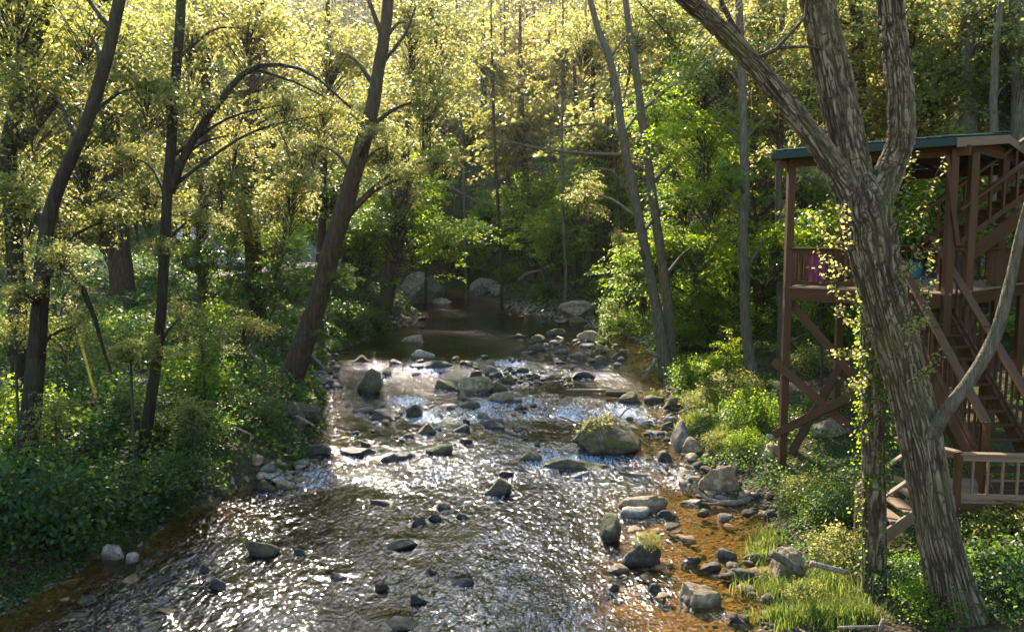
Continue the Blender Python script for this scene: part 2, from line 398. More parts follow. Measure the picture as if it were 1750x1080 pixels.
# ------------------------------------------------------------------ rocks list (pixel x, pixel y of the waterline, width, height, kind, label)
B = 'bank'
ROCKS = [
 (1028, 778, 138, 66, 'm', 'big mossy boulder with yellow weeds on top, right of mid creek'),
 (995, 806, 132, 30, 'm', 'long low mossy slab just below the weed-topped boulder'),
 (630, 672, 42, 44, 'm', 'upright mossy brown boulder alone in the left riffle'),
 (1243, 842, 82, 50, 't', 'large tan block with flat top on the right bank beside the deck post'),
 (1108, 872, 92, 36, 't', 'layered tan rock at the upper edge of the amber shallows'),
 (1086, 882, 54, 22, 'p', 'pale rounded rock leaning on the front of the layered tan rock'),
 (1047, 924, 40, 46, 'm', 'upright blocky mossy stone at the left edge of the amber shallows'),
 (1105, 968, 78, 40, 'd', 'dark rock crowned with green weeds in the amber shallows'),
 (1146, 884, 46, 13, 'd', 'flat dark stone right of the pale rounded rock'),
 (1193, 1035, 86, 42, 't', 'broad tan stone with a mossy top near the bottom right shallows'),
 (1246, 955, 40, 24, 'g', 'rounded grey stone at the end of the amber shallows'),
 (1286, 958, 34, 16, 'g', 'small grey stone right of the rounded grey stone in the shallows'),
 (1262, 975, 30, 12, 'd', 'small dark stone below the rounded grey stone in the shallows'),
 (1215, 975, 46, 10, 'd', 'flat dark stone left of the rounded grey stone in the shallows'),
 (1275, 992, 60, 20, 'm', 'low mossy rock at the foot of the right bank grass'),
 (1180, 962, 40, 8, 'd', 'thin dark stone just right of the weed-crowned rock'),
 (1055, 978, 46, 10, 'o', 'flat rusty stone left of the weed-crowned rock'),
 (1120, 1010, 34, 12, 'd', 'dark stone between the broad tan stone and the weed-crowned rock'),
 (1045, 1008, 26, 11, 'd', 'little dark wedge stone left of the broad tan stone'),
 (1265, 1065, 52, 16, 'd', 'dark stone tangled with twigs at the bottom right edge of the water'),
 (1340, 1010, 40, 18, 'g', 'grey stone half under the bright grass at lower right'),
 (765, 667, 62, 22, 'm', 'low mossy rock at the left end of the mid-creek stone bar'),
 (813, 672, 66, 30, 't', 'tan hump-backed rock beside the low mossy rock in mid creek'),
 (849, 668, 42, 18, 'm', 'mossy lump on the right flank of the tan hump-backed rock'),
 (788, 684, 26, 18, 't', 'small angular rock in front of the tan hump-backed rock'),
 (850, 687, 56, 16, 't', 'flat tan rock just downstream of the mid-creek stone bar'),
 (878, 687, 30, 9, 'g', 'thin grey rock touching the right end of the flat tan rock'),
 (805, 698, 52, 14, 'm', 'low mossy wedge downstream of the tan hump-backed rock'),
 (826, 716, 26, 14, 't', 'bright tan stone poking up in the middle riffle'),
 (847, 733, 44, 16, 'd', 'dark slanting stone at the right end of the middle riffle'),
 (846, 720, 30, 9, 'p', 'pale flat stone behind the dark slanting stone'),
 (792, 738, 40, 18, 'd', 'dark brown stone in the middle riffle below the bright tan stone'),
 (727, 742, 35, 19, 'm', 'squarish dark mossy stone left in the middle riffle'),
 (706, 713, 32, 24, 'd', 'pointed dark stone breaking the white riffle'),
 (655, 718, 64, 18, 'd', 'wide dark ledge stone in the white riffle'),
 (625, 704, 46, 12, 'd', 'flat dark stone at the left end of the white riffle'),
 (770, 702, 22, 8, 'd', 'tiny dark stone in front of the low mossy rock'),
 (748, 777, 50, 26, 'm', 'mossy dome stone in the lower riffle'),
 (790, 757, 34, 10, 'd', 'flat reddish dark stone right of the squarish mossy stone'),
 (676, 788, 66, 16, 'd', 'broad dark shelf stone in the lower riffle'),
 (608, 777, 74, 13, 'd', 'long dark shelf stone at the left of the lower riffle'),
 (621, 764, 22, 11, 'd', 'small round dark stone on the long dark shelf'),
 (907, 784, 48, 19, 't', 'tan and pink stone left of the weed-topped boulder'),
 (868, 812, 30, 7, 'd', 'thin dark stone between the tan pink stone and the mossy square stone'),
 (1000, 816, 26, 12, 't', 'round brown cobble in front of the long low mossy slab'),
 (985, 818, 22, 6, 'g', 'flat pebble left of the round brown cobble'),
 (1088, 816, 54, 14, 't', 'flat reddish rock right of the long low mossy slab'),
 (848, 846, 54, 28, 'm', 'mossy square stone alone below the lower riffle'),
 (760, 870, 34, 20, 'g', 'rounded grey-green stone in the near creek'),
 (744, 889, 32, 12, 'd', 'low dark stone just below the rounded grey-green stone'),
 (712, 897, 36, 13, 'd', 'low dark stone left of the pair in the near creek'),
 (790, 886, 30, 6, 'd', 'thin dark stone right of the pair in the near creek'),
 (657, 863, 50, 12, 'd', 'flat brown stone left of the rounded grey-green stone'),
 (678, 938, 72, 11, 'd', 'long flat dark stone in the glittering near water'),
 (578, 991, 38, 12, 'd', 'small rounded dark stone in the near water, left of two flat ones'),
 (650, 1008, 32, 10, 'd', 'thin dark stone below the long flat dark stone'),
 (712, 1031, 38, 14, 'd', 'dark stone near the bottom, above the broad bottom-edge stone'),
 (678, 1078, 72, 22, 't', 'broad brown stone at the bottom edge of the picture'),
 (787, 1006, 50, 13, 'd', 'dark irregular stone in the near water, right of the others'),
 (740, 982, 22, 8, 'd', 'little dark tip at the start of the slanting ripple'),
 (447, 948, 58, 28, 'm', 'dark mossy pyramid stone near the left bank shallows'),
 (512, 948, 30, 8, 'd', 'flat wet stone right of the dark mossy pyramid stone'),
 (346, 978, 28, 12, 'd', 'small dark stone left of the near smooth stone'),
 (372, 1008, 36, 20, 'd', 'smooth dark stone with water curling round it at lower left'),
 (708, 586, 44, 15, 't', 'sunlit tan stone alone in the far pool'),
 (720, 612, 44, 16, 'p', 'pale mossy stone at the lip of the far pool'),
 (731, 628, 74, 15, 'd', 'wide dark slab under the pale mossy stone'),
 (618, 618, 36, 12, 'm', 'mossy stone on the left lip of the far pool'),
 (675, 622, 24, 8, 'd', 'dark stone on the pool lip left of the wide dark slab'),
 (843, 640, 30, 15, 'g', 'largest grey cobble at the head of the pebble bar'),
 (868, 655, 26, 15, 'm', 'round mossy cobble in front of the pebble bar'),
 (870, 634, 24, 11, 'm', 'mossy cobble at the back of the pebble bar'),
 (853, 644, 18, 9, 'd', 'dark cobble beside the largest grey cobble'),
 (815, 645, 26, 12, 'd', 'dark cobble left of the pebble bar'),
 (890, 635, 26, 8, 'd', 'flat dark cobble at the back right of the pebble bar'),
 (918, 647, 26, 13, 'm', 'greenish cobble in the right half of the pebble bar'),
 (1000, 645, 46, 12, 'd', 'long dark stone right of the pebble bar'),
 (955, 619, 22, 11, 'd', 'dark stone upstream of the pebble bar'),
 (918, 600, 34, 16, 'm', 'mossy stone at the right of the far pool'),
 (903, 604, 24, 8, 'd', 'flat stone leaning on the mossy stone right of the far pool'),
 (888, 577, 26, 8, 'd', 'small dark stone far up the pool'),
 (917, 584, 32, 13, 'm', 'weedy stone far up the pool'),
 (950, 573, 34, 14, 'm', 'rounded moss-green stone far up the pool'),
 (957, 578, 24, 5, 'p', 'pale flat stone in front of the rounded moss-green stone'),
 (1010, 583, 52, 25, 't', 'big tan boulder on the far right gravel'),
 (1028, 601, 26, 18, 't', 'wedge-shaped brown stone in front of the big tan boulder'),
 (1002, 594, 30, 8, 'p', 'pale flat stone left of the wedge-shaped brown stone'),
 (1031, 624, 34, 17, 'm', 'bright mossy stone on the far right gravel'),
 (962, 604, 28, 8, 'g', 'flat grey stone on the near side of the far right gravel'),
 (992, 612, 36, 10, 'g', 'flat grey stone between the pale flat stone and the bright mossy stone'),
 (1060, 612, 36, 12, 'd', 'dark stone right of the bright mossy stone'),
 (948, 588, 20, 7, 'p', 'small pale stone below the moss-green stone far up the pool'),
 (1078, 690, 40, 24, 'm', 'grass-topped mossy rock, first in the row by the right bank'),
 (1118, 687, 36, 18, 'm', 'grass-topped mossy rock, second in the row by the right bank'),
 (1152, 698, 38, 22, 'm', 'grass-topped mossy rock, third in the row by the right bank'),
 (1150, 722, 30, 18, 'p', 'pale pointed stone under the third grass-topped rock'),
 (1115, 722, 34, 10, 'g', 'low grey stone left of the pale pointed stone'),
 (1124, 743, 46, 11, 'g', 'flat grey stone in the channel right of the weed-topped boulder'),
 (1165, 768, 26, 52, 'g', 'tall upright grey slab at the edge of the right bank'),
 (1186, 774, 36, 28, 't', 'rounded brown boulder behind the tall upright slab'),
 (1134, 790, 38, 20, 'd', 'dark triangular rock left of the tall upright slab'),
 (1172, 816, 48, 14, 't', 'low tan rock between the triangular rock and the large tan block'),
 (1190, 862, 60, 16, 'd', 'dark flat rock in front of the large tan block'),
 (450, 840, 44, 28, 'm', 'blocky mossy rock at the edge of the left bank'),
 (484, 836, 40, 16, 't', 'flat-topped tan rock right of the blocky mossy rock on the left bank'),
 (190, 957, 38, 30, 'p', 'pale rounded rock under the bushes at lower left'),
 (222, 962, 28, 24, 'p', 'smaller pale rock right of the pale rounded rock at lower left'),
 (372, 842, 44, 34, 'm', 'rounded mossy rock under the left bank greenery'),
 (344, 868, 32, 26, 'm', 'lower mossy rock beside the rounded one under the left bank'),
 (416, 826, 18, 14, 't', 'small tan stone behind the blocky mossy rock on the left bank'),
 (396, 828, 13, 11, 'p', 'little pale stone left of the small tan stone on the left bank'),
 (536, 778, 72, 20, 'd', 'dark ledge rock jutting from the left bank'),
 (508, 742, 34, 38, 'm', 'mossy standing slab on the left bank'),
 (566, 662, 46, 14, 'd', 'dark flat rock at the foot of the big leaning tree'),
 (548, 640, 36, 10, 'g', 'grey flat rock behind the dark flat rock by the leaning tree'),
]
ROCKW = []   # world x,y,r for foam
def make_rock(seed, a, b, c, lvl, wl_z):
    """angular boulder, half sizes a,b,c ; numpy"""
    bm = bmesh.new(); bmesh.ops.create_icosphere(bm, subdivisions=lvl, radius=1)
    V = np.array([v.co[:] for v in bm.verts]); F = np.array([[v.index for v in f.verts] for f in bm.faces]); bm.free()
    r = np.random.default_rng(seed)
    n = r.normal(size=(15, 3)); n[:, 2] *= .9; n /= np.linalg.norm(n, axis=1)[:, None]
    h = r.uniform(.42, .85, 15)
    for k in range(15):
        d = V@n[k]; ex = np.maximum(d-h[k], 0); V = V-ex[:, None]*n[k]*.97
    V = V/np.abs(V).max(0)
    q = V*2.3+seed*3.1
    nn = fbm(q[:, 0], q[:, 1], q[:, 2], o=4, s=seed)
    V = V*(1+.16*nn+.08*fbm(q[:, 0]*3.4, q[:, 1]*3.4, q[:, 2]*3.4, o=3, s=seed+5))[:, None]
    lay = np.sin(V[:, 2]*9+2*nn)*.02; V[:, :2] *= (1+lay)[:, None]
    V = V*np.array((a, b, c))
    return V, F
def add_rock(i, px, py, w, h, kind, label, z=None):
    p = hitw(px, py)
    L = float(xl(p[1])); R = float(xr(p[1]))
    if p[0] < L-.15 or p[0] > R+.15: p = hitT(px, py)
    D = math.hypot(p[0], p[1])
    a = w/FPX*p[1]*.52; vis = h/FPX*math.hypot(p[1], CAMZ)*1.0
    b = max(a*.62, vis*.5)
    th = math.atan2(CAMZ-p[2], p[1])
    # the visible pixel height covers the height and part of the foreshortened depth
    c = max(.11, (vis-2*b*math.sin(th)*.35)*1.0)
    below = min(.6*c, .3)+.14
    hz = (c+below)/2
    V, F = make_rock(100+i, a, b, hz, 4 if w > 60 else 3, 0)
    V[:, 2] += hz-below
    ang = random.uniform(-.25, .25); ca, sa = math.cos(ang), math.sin(ang)
    V[:, :2] = V[:, :2]@np.array(((ca, sa), (-sa, ca)))
    loc = (p[0], p[1]+b*.6, p[2])
    wet = np.clip(1-(V[:, 2]-(.075+.04*vn(V[:, 0]*6, V[:, 1]*6, s=i)))/.05, 0, 1)
    if p[0] < L or p[0] > R: wet *= 0
    if kind == 'd': wet = np.maximum(wet, .35)
    o = put('boulder' if w > 36 else 'stone', mesh_np('stone', V, [F], [ROCK[kind]], attrs={'wet': wet}, smooth=False), None, loc)
    tag(o, label, 'rock')
    ROCKW.append((loc[0], loc[1], a, b, c)); return o
for i, r in enumerate(ROCKS): add_rock(i, *r)

def rock_px(label_start): pass
# small alike stones of the pebble bar and the gravel strips: alike, share a label per strip
ORD = ['first'] + [w for w in ('second third fourth fifth sixth seventh eighth ninth tenth eleventh twelfth thirteenth fourteenth fifteenth sixteenth seventeenth eighteenth nineteenth twentieth '
       'twenty-first twenty-second twenty-third twenty-fourth twenty-fifth twenty-sixth twenty-seventh twenty-eighth twenty-ninth thirtieth thirty-first thirty-second thirty-third thirty-fourth thirty-fifth thirty-sixth thirty-seventh thirty-eighth thirty-ninth fortieth forty-first forty-second forty-third forty-fourth forty-fifth forty-sixth').split()]
KIND = {'g': 'grey', 't': 'tan', 'd': 'dark', 'm': 'mossy', 'p': 'pale', 'o': 'rusty'}
def strip(pxs, noun, where, group, kinds='gtdm', smin=8, smax=17, sink=0.0, flat=1.0):
    """small alike stones; each told apart by colour and its order from the left"""
    made = []
    for k, (px, py) in enumerate(pxs):
        p = hitw(px, py); w = random.uniform(smin, smax); a = w/FPX*p[1]*.5; z = p[2]
        V, F = make_rock(900+k % 23, a, a*random.uniform(.6, .9), a*random.uniform(.4, .62)*flat, 2, 0)
        L = float(xl(p[1])); R = float(xr(p[1])); dry = p[0] < L or p[0] > R
        if dry: p = hitT(px, py); z = p[2]
        wet = np.clip(1-(V[:, 2]+a*.1)/(a*.2), 0, 1)*(0 if dry else 1)
        kd = kinds[k % len(kinds)]
        o = put('cobble', mesh_np('cobble', V, [F], [ROCK[kd]], attrs={'wet': wet}), None, (p[0], p[1], z+a*.18-sink), (random.uniform(-.15, .15), random.uniform(-.15, .15), random.uniform(0, 6.28)))
        made.append((px, kd, o))
        if not sink and not dry: ROCKW.append((p[0], p[1], a, a*.7, a*.4))
    for kd in set(m[1] for m in made):
        for n, (_, _, o) in enumerate(sorted([m for m in made if m[1] == kd], key=lambda m: m[0])):
            tag(o, ORD[n]+' '+KIND[kd]+' '+noun[:-1]+' from left '+where, 'rock', group)
U = random.uniform
strip([(832+t*150+U(-8, 8), 640+12*t*U(.3, 1.6)+U(-6, 9)) for t in np.linspace(0, 1, 34)], 'cobbles', 'in the mid-creek pebble bar', 'cobbles of the mid-creek pebble bar', 'gtdm')
strip([(930+U(0, 150), 585+U(0, 45)) for _ in range(26)], 'flat stones', 'on the far right gravel of the pool', 'stones on the far right gravel', 'gtgd', 10, 24)
strip([(870+U(0, 130), 530+U(0, 24)) for _ in range(20)], 'stones', 'lining the right shore of the far pool', 'stones along the far pool shore', 'ggtd', 8, 20)
strip([(435+U(0, 80), 785+U(0, 42)) for _ in range(20)], 'slabs', 'piled on the left bank waterline', 'slabs on the left bank', 'ptgt', 16, 36)
strip([(1160+U(0, 120), 772+U(0, 66)) for _ in range(26)], 'stones', 'scattered on the right bank round the tan block', 'stones round the large tan block', 'gtdt', 12, 32)
strip([(1195+U(0, 130), 845+U(0, 50)) for _ in range(18)], 'stones', 'heaped under the curved bleached branch', 'stones under the curved branch', 'dgtm', 14, 34)
strip([(1235+U(0, 100), 940+U(0, 120)) for _ in range(20)], 'stones', 'along the grassy edge of the bottom right shallows', 'stones at the grassy edge', 'dgtm', 14, 36)
strip([(1040+U(0, 130), 700+U(0, 80)) for _ in range(16)], 'stones', 'in the side channel right of the weed-topped boulder', 'stones of the side channel', 'dgmd', 10, 24)
strip([(640+U(0, 85), 545+U(0, 16)) for _ in range(10)], 'stones', 'edging the sandy point at the far left shore', 'stones edging the sandy point', 'gtd', 8, 18)
strip([(530+U(0, 50), 605+U(0, 70)) for _ in range(16)], 'stones', 'on the muddy shore below the big leaning tree', 'stones below the leaning tree', 'gtdp', 8, 22)
strip([(590+U(0, 330), 690+U(0, 70)) for _ in range(30)], 'stones', 'breaking the middle riffles', 'stones of the middle riffles', 'ddmt', 10, 24)
strip([(640+U(0, 320), 612+U(0, 30)) for _ in range(16)], 'stones', 'along the lip of the far pool', 'stones on the pool lip', 'ddgt', 9, 20)
strip([(1060+U(0, 230), 890+U(0, 150)) for _ in range(30)], 'stones', 'lying under the amber shallow water', 'stones under the amber shallows', 'oood', 14, 46, .06, .55)
strip([(60+U(0, 260), 1060-U(0, 130)) for _ in range(12)], 'flat stones', 'under the left bank shallows', 'stones under the left shallows', 'odd', 20, 60, .07, .5)

def gravel():
    r = np.random.default_rng(8); n = 9000
    bm = bmesh.new(); bmesh.ops.create_icosphere(bm, subdivisions=1, radius=1); V0 = np.array([v.co[:] for v in bm.verts]); F0 = np.array([[v.index for v in f.verts] for f in bm.faces]); bm.free()
    y = 8+50*r.random(n)**1.6; left = r.random(n) < .4
    e = np.where(left, xl(y), xr(y)); off = r.normal(size=n)*.35+.15; x = np.where(left, e-off, e+off*1.8)
    z = T(x, y); sz = r.uniform(.02, .07, n)*np.clip(y/18, .8, 2)
    V = V0[None]*sz[:, None, None]*r.uniform(.6, 1.2, (n, 1, 3))*(1+.2*r.normal(size=(n, len(V0), 1)))*np.array((1, 1, .6))+np.stack([x, y, z+sz*.2], -1)[:, None]
    F = (F0[None]+np.arange(n)[:, None, None]*len(V0)).reshape(-1, 3)
    o = put('gravel', mesh_np('gravel', V.reshape(-1, 3), [F], [ROCK['g'], ROCK['t'], ROCK['d']], np.repeat(r.integers(0, 3, n), len(F0)), {'wet': np.zeros(n*len(V0))})); tag(o, 'loose gravel along both waterlines', None, None, 'stuff')
gravel()

# ------------------------------------------------------------------ water
def water():
    ys = np.concatenate([np.arange(5, 22, .045), np.arange(22, 40, .08), np.arange(40, CH_END, .25)])
    ns = 190; s = np.linspace(-.06, 1.06, ns)
    L = xl(ys); R = xr(ys)
    X = L[:, None]+(R-L)[:, None]*s[None]; Y = np.repeat(ys[:, None], ns, 1)
    lat = 2.6*fbm(X*.42, Y*.10, s=31, o=3)*np.clip((Y-12)/6, 0, 1)*np.clip((50-Y)/8, 0, 1)
    Z = W(Y+lat)
    slope = np.abs(W(Y+lat+.5)-W(Y+lat-.5))
    ag = np.clip(slope*10, 0, 1)
    ag = np.maximum(ag, np.where(Y < 33, .36+.42*fbm(X*.5, Y*.2, s=77, o=2), .34+.3*fbm(X*.4, Y*.25, s=79, o=2)+.25*np.clip((Y-52)/3, 0, 1)))
    foam_sheen = np.clip(slope*11.0*np.clip(.42+1.3*fbm(X*.55, Y*.45, s=40, o=3), 0, 1.2), 0, 1)*np.clip((Y-14)/4, 0, 1)
    foam_sheen = np.where(Y > 45, foam_sheen*.35, foam_sheen)
    foam_sheen = np.maximum(foam_sheen, (.23+.18*fbm(X*.7, Y*.35, s=41, o=2))*(Y < 34)*np.clip((R[:, None]-1.3-X)/1.2, 0, 1)*np.clip((X-L[:, None]-.8)/1.0, 0, 1))  # thin all-over base foam also paints a silvery sky sheen on the near water
    for (rx, ry, ra, rb, rc) in ROCKW:
        if ra < .12: continue
        dx = (X-rx)/(ra*1.15); dy = (Y-ry)
        wake = np.exp(-dx**2*1.2)*np.where(dy < 0, np.exp(dy/(ra*2.2+.2)), np.exp(-(dy/(rb*1.2))**2))
        amt = .55 if 17 < ry < 36 else .2
        foam_sheen = np.maximum(foam_sheen, amt*wake)
        Z = Z+.022*np.exp(-((dx)**2+((dy-rb*1.3)/(rb*.6+.05))**2))
        ag = np.maximum(ag, .5*wake)
    ag = np.where(Y > 45, ag*.5, ag)
    ag = ag*(1-.75*np.clip(1-(R[:, None]-X-1.2)/1.2, 0, 1)*(Y < 17.5))
    wob = fbm(X*1.1, Y*.9, s=21, o=3)*.04+fbm(X*3.6+.5*Y, Y*1.5, s=22, o=3)*.045+fbm(X*10, Y*4.2, s=23, o=2)*.016
    Z = Z+wob*(.08+1.25*ag)
    dep = np.clip(Z.ravel()-T(X.ravel(), Y.ravel()), 0, 2)
    id_ = np.arange(len(ys)*ns).reshape(len(ys), ns)
    F = np.stack([id_[:-1, :-1], id_[:-1, 1:], id_[1:, 1:], id_[1:, :-1]], -1).reshape(-1, 4)
    m, nt = newmat('creek_water')
    tc = N(nt, 'ShaderNodeTexCoord').outputs['Object']
    mp = N(nt, 'ShaderNodeMapping'); mp.inputs['Scale'].default_value = (1.15, .52, 1); nt.links.new(tc, mp.inputs[0])
    n1 = N(nt, 'ShaderNodeTexNoise', i_Scale=7.5, i_Detail=2.5, i_Roughness=.5); nt.links.new(mp.outputs[0], n1.inputs['Vector'])
    n1.inputs['Distortion'].default_value = 1.2
    n2 = N(nt, 'ShaderNodeTexNoise', i_Scale=22.0, i_Detail=2.0); nt.links.new(mp.outputs[0], n2.inputs['Vector'])
    agn = N(nt, 'ShaderNodeAttribute', attribute_name='agit').outputs['Fac']
    fo = N(nt, 'ShaderNodeAttribute', attribute_name='foam_sheen').outputs['Fac']
    h = math_n(nt, 'ADD', n1.outputs['Fac'], math_n(nt, 'MULTIPLY', n2.outputs['Fac'], .14))
    b = N(nt, 'ShaderNodeBump', i_Distance=.095); nt.links.new(h, b.inputs['Height'])
    nt.links.new(math_n(nt, 'MULTIPLY_ADD', agn, 1.0, .10, clamp=True), b.inputs['Strength'])
    # Schlick reflectance, the same from above and from below (the Fresnel node would shut out the sun from the bed)
    geo = N(nt, 'ShaderNodeNewGeometry'); dt = N(nt, 'ShaderNodeVectorMath', operation='DOT_PRODUCT')
    nt.links.new(b.outputs[0], dt.inputs[0]); nt.links.new(geo.outputs['Incoming'], dt.inputs[1])
    om = math_n(nt, 'SUBTRACT', 1.0, math_n(nt, 'ABSOLUTE', dt.outputs['Value']), clamp=True)
    frv = math_n(nt, 'MULTIPLY_ADD', math_n(nt, 'POWER', om, 4.0), .94, .055, clamp=True)
    gl = N(nt, 'ShaderNodeBsdfGlossy', i_Roughness=.03); nt.links.new(b.outputs[0], gl.inputs['Normal'])
    tr = N(nt, 'ShaderNodeBsdfTransparent'); nt.links.new(ramp(nt, N(nt, 'ShaderNodeAttribute', attribute_name='depth').outputs['Fac'], [(0, (.96, .90, .74)), (.12, (.86, .75, .52)), (.2, (.58, .50, .33)), (.32, (.24, .22, .15)), (.6, (.08, .09, .08))]), tr.inputs['Color'])
    gl2 = N(nt, 'ShaderNodeBsdfGlossy', i_Roughness=.06); nt.links.new(b.outputs[0], gl2.inputs['Normal'])
    mg = N(nt, 'ShaderNodeMixShader'); nt.links.new(math_n(nt, 'MULTIPLY', agn, .75, clamp=True), mg.inputs[0]); nt.links.new(gl.outputs[0], mg.inputs[1]); nt.links.new(gl2.outputs[0], mg.inputs[2])
    mx = N(nt, 'ShaderNodeMixShader'); nt.links.new(frv, mx.inputs[0]); nt.links.new(tr.outputs[0], mx.inputs[1]); nt.links.new(mg.outputs[0], mx.inputs[2])
    # foam
    mp2 = N(nt, 'ShaderNodeMapping'); mp2.inputs['Scale'].default_value = (1.7, .45, 1); nt.links.new(tc, mp2.inputs[0])
    n3 = N(nt, 'ShaderNodeTexNoise', i_Scale=7.0, i_Detail=7.0, i_Roughness=.7); nt.links.new(mp2.outputs[0], n3.inputs['Vector'])
    n3.inputs['Distortion'].default_value = .8
    ff = math_n(nt, 'MULTIPLY', math_n(nt, 'SUBTRACT', math_n(nt, 'MULTIPLY_ADD', fo, .62, n3.outputs['Fac']), .73), 2.6, clamp=True)
    df = N(nt, 'ShaderNodeBsdfDiffuse'); df.inputs['Color'].default_value = (.62, .74, .88, 1)  # foam white with the blue of reflected sky put into its colour
    mx2 = N(nt, 'ShaderNodeMixShader'); nt.links.new(math_n(nt, 'MULTIPLY', ff, .7), mx2.inputs[0])
    nt.links.new(mx.outputs[0], mx2.inputs[1]); nt.links.new(df.outputs[0], mx2.inputs[2])
    out(nt, mx2.outputs[0])
    o = put('creek_water', mesh_np('creek_water', np.stack([X, Y, Z], -1).reshape(-1, 3), [F], [m], attrs={'agit': ag.ravel()+0*X.ravel(), 'foam_sheen': foam_sheen.ravel(), 'depth': dep}, smooth=True))
    o['kind'] = 'structure'; o['label'] = 'shallow rippling creek with white riffles'
water()

# ------------------------------------------------------------------ tubes
def catmull(pts, n):
    pts = np.asarray(pts, float); m = len(pts)
    if m == 2: 
        t = np.linspace(0, 1, n)[:, None]; return pts[0]*(1-t)+pts[1]*t
    e = np.vstack([2*pts[0]-pts[1], pts, 2*pts[-1]-pts[-2]])
    u = np.linspace(0, m-1-1e-9, n); k = u.astype(int); t = (u-k)[:, None]
    p0, p1, p2, p3 = e[k], e[k+1], e[k+2], e[k+3]
    return .5*((2*p1)+(-p0+p2)*t+(2*p0-5*p1+4*p2-p3)*t**2+(-p0+3*p1-3*p2+p3)*t**3)
LAST = {}
def tube(pts, rad, seg=10, n=None, rough=.08, seed=0, ridge=0.0, flare=0.0, wob=0.0):
    """pts (k,3), rad (k) -> V,F ; ridged bark displacement optional"""
    pts = np.asarray(pts, float); rad = np.asarray(rad, float)
    ln = np.linalg.norm(np.diff(pts, axis=0), axis=1).sum()
    if n is None: n = max(4, int(ln/.35))
    C = catmull(np.column_stack([pts, rad]), n); R = np.maximum(C[:, 3], .002); C = C[:, :3]
    if wob:
        s = np.linspace(0, ln, n)
        C = C+wob*np.stack([fbm(s*.5, s=seed+1), fbm(s*.5, s=seed+2), 0*s], -1)*np.minimum(1, s/1.0)[:, None]
    tg = np.gradient(C, axis=0); tg /= np.linalg.norm(tg, axis=1)[:, None]
    a = np.cross(tg[0], (0, 1, 0)); 
    if np.linalg.norm(a) < .1: a = np.cross(tg[0], (1, 0, 0))
    A = [a/np.linalg.norm(a)]
    for i in range(1, n):
        v = A[-1]-tg[i]*(A[-1]@tg[i]); A.append(v/np.linalg.norm(v))
    A = np.array(A); Bv = np.cross(tg, A)
    th = np.linspace(0, 2*np.pi, seg, endpoint=False)
    s = np.linspace(0, ln, n)
    TH, S = np.meshgrid(th, s)
    rr = R[:, None]*(1+rough*fbm(np.cos(TH)*1.3, np.sin(TH)*1.3, S*1.2, s=seed, o=3))
    if flare:
        rr = rr*(1+flare*np.exp(-S/.35)*(1+.5*np.cos(TH*5+seed)))
    LAST['rid'] = None
    if ridge:
        kk = np.median(R)*40
        wx = .35*vn(np.cos(TH)*2.2, np.sin(TH)*2.2, S*3.0, s=seed+3)
        cx, sx = np.cos(TH+wx*.35)*kk, np.sin(TH+wx*.35)*kk
        q = np.abs(vn(cx, sx, S*3.4, s=seed+9)); q3 = np.abs(vn(cx*.6+7, sx*.6, S*2.2, s=seed+29))
        q2 = vn(cx*2.3, sx*2.3, S*9, s=seed+19); q4 = np.abs(vn(cx*.7, sx*.7, S*10, s=seed+39))
        rid = np.clip(np.minimum(np.minimum(q*3.2, q3*3.6), .18+q4*3.6), 0, 1)
        rid = np.clip(rid*(.8+.35*q2), 0, 1); rr = rr+ridge*(rid-.6)
        LAST['rid'] = np.append(rid.ravel(), [.5, .5])
    V = C[:, None]+rr[..., None]*(np.cos(TH)[..., None]*A[:, None]+np.sin(TH)[..., None]*Bv[:, None])
    V = V.reshape(-1, 3); id_ = np.arange(n*seg).reshape(n, seg); nx_ = np.roll(id_, -1, 1)
    F = np.stack([id_[:-1], nx_[:-1], nx_[1:], id_[1:]], -1).reshape(-1, 4)
    V = np.vstack([V, C[0], C[-1]]); c0, c1 = len(V)-2, len(V)-1
    F2 = np.vstack([np.stack([nx_[0], id_[0], np.full(seg, c0)], -1), np.stack([id_[-1], nx_[-1], np.full(seg, c1)], -1)])
    return V, F, F2
def join(parts):
    V = []; Q = []; Tt = []; o = 0
    for (v, q, t) in parts:
        V.append(v); Q.append(q+o); Tt.append(t+o); o += len(v)
    return np.vstack(V), [np.vstack(Q), np.vstack(Tt)]

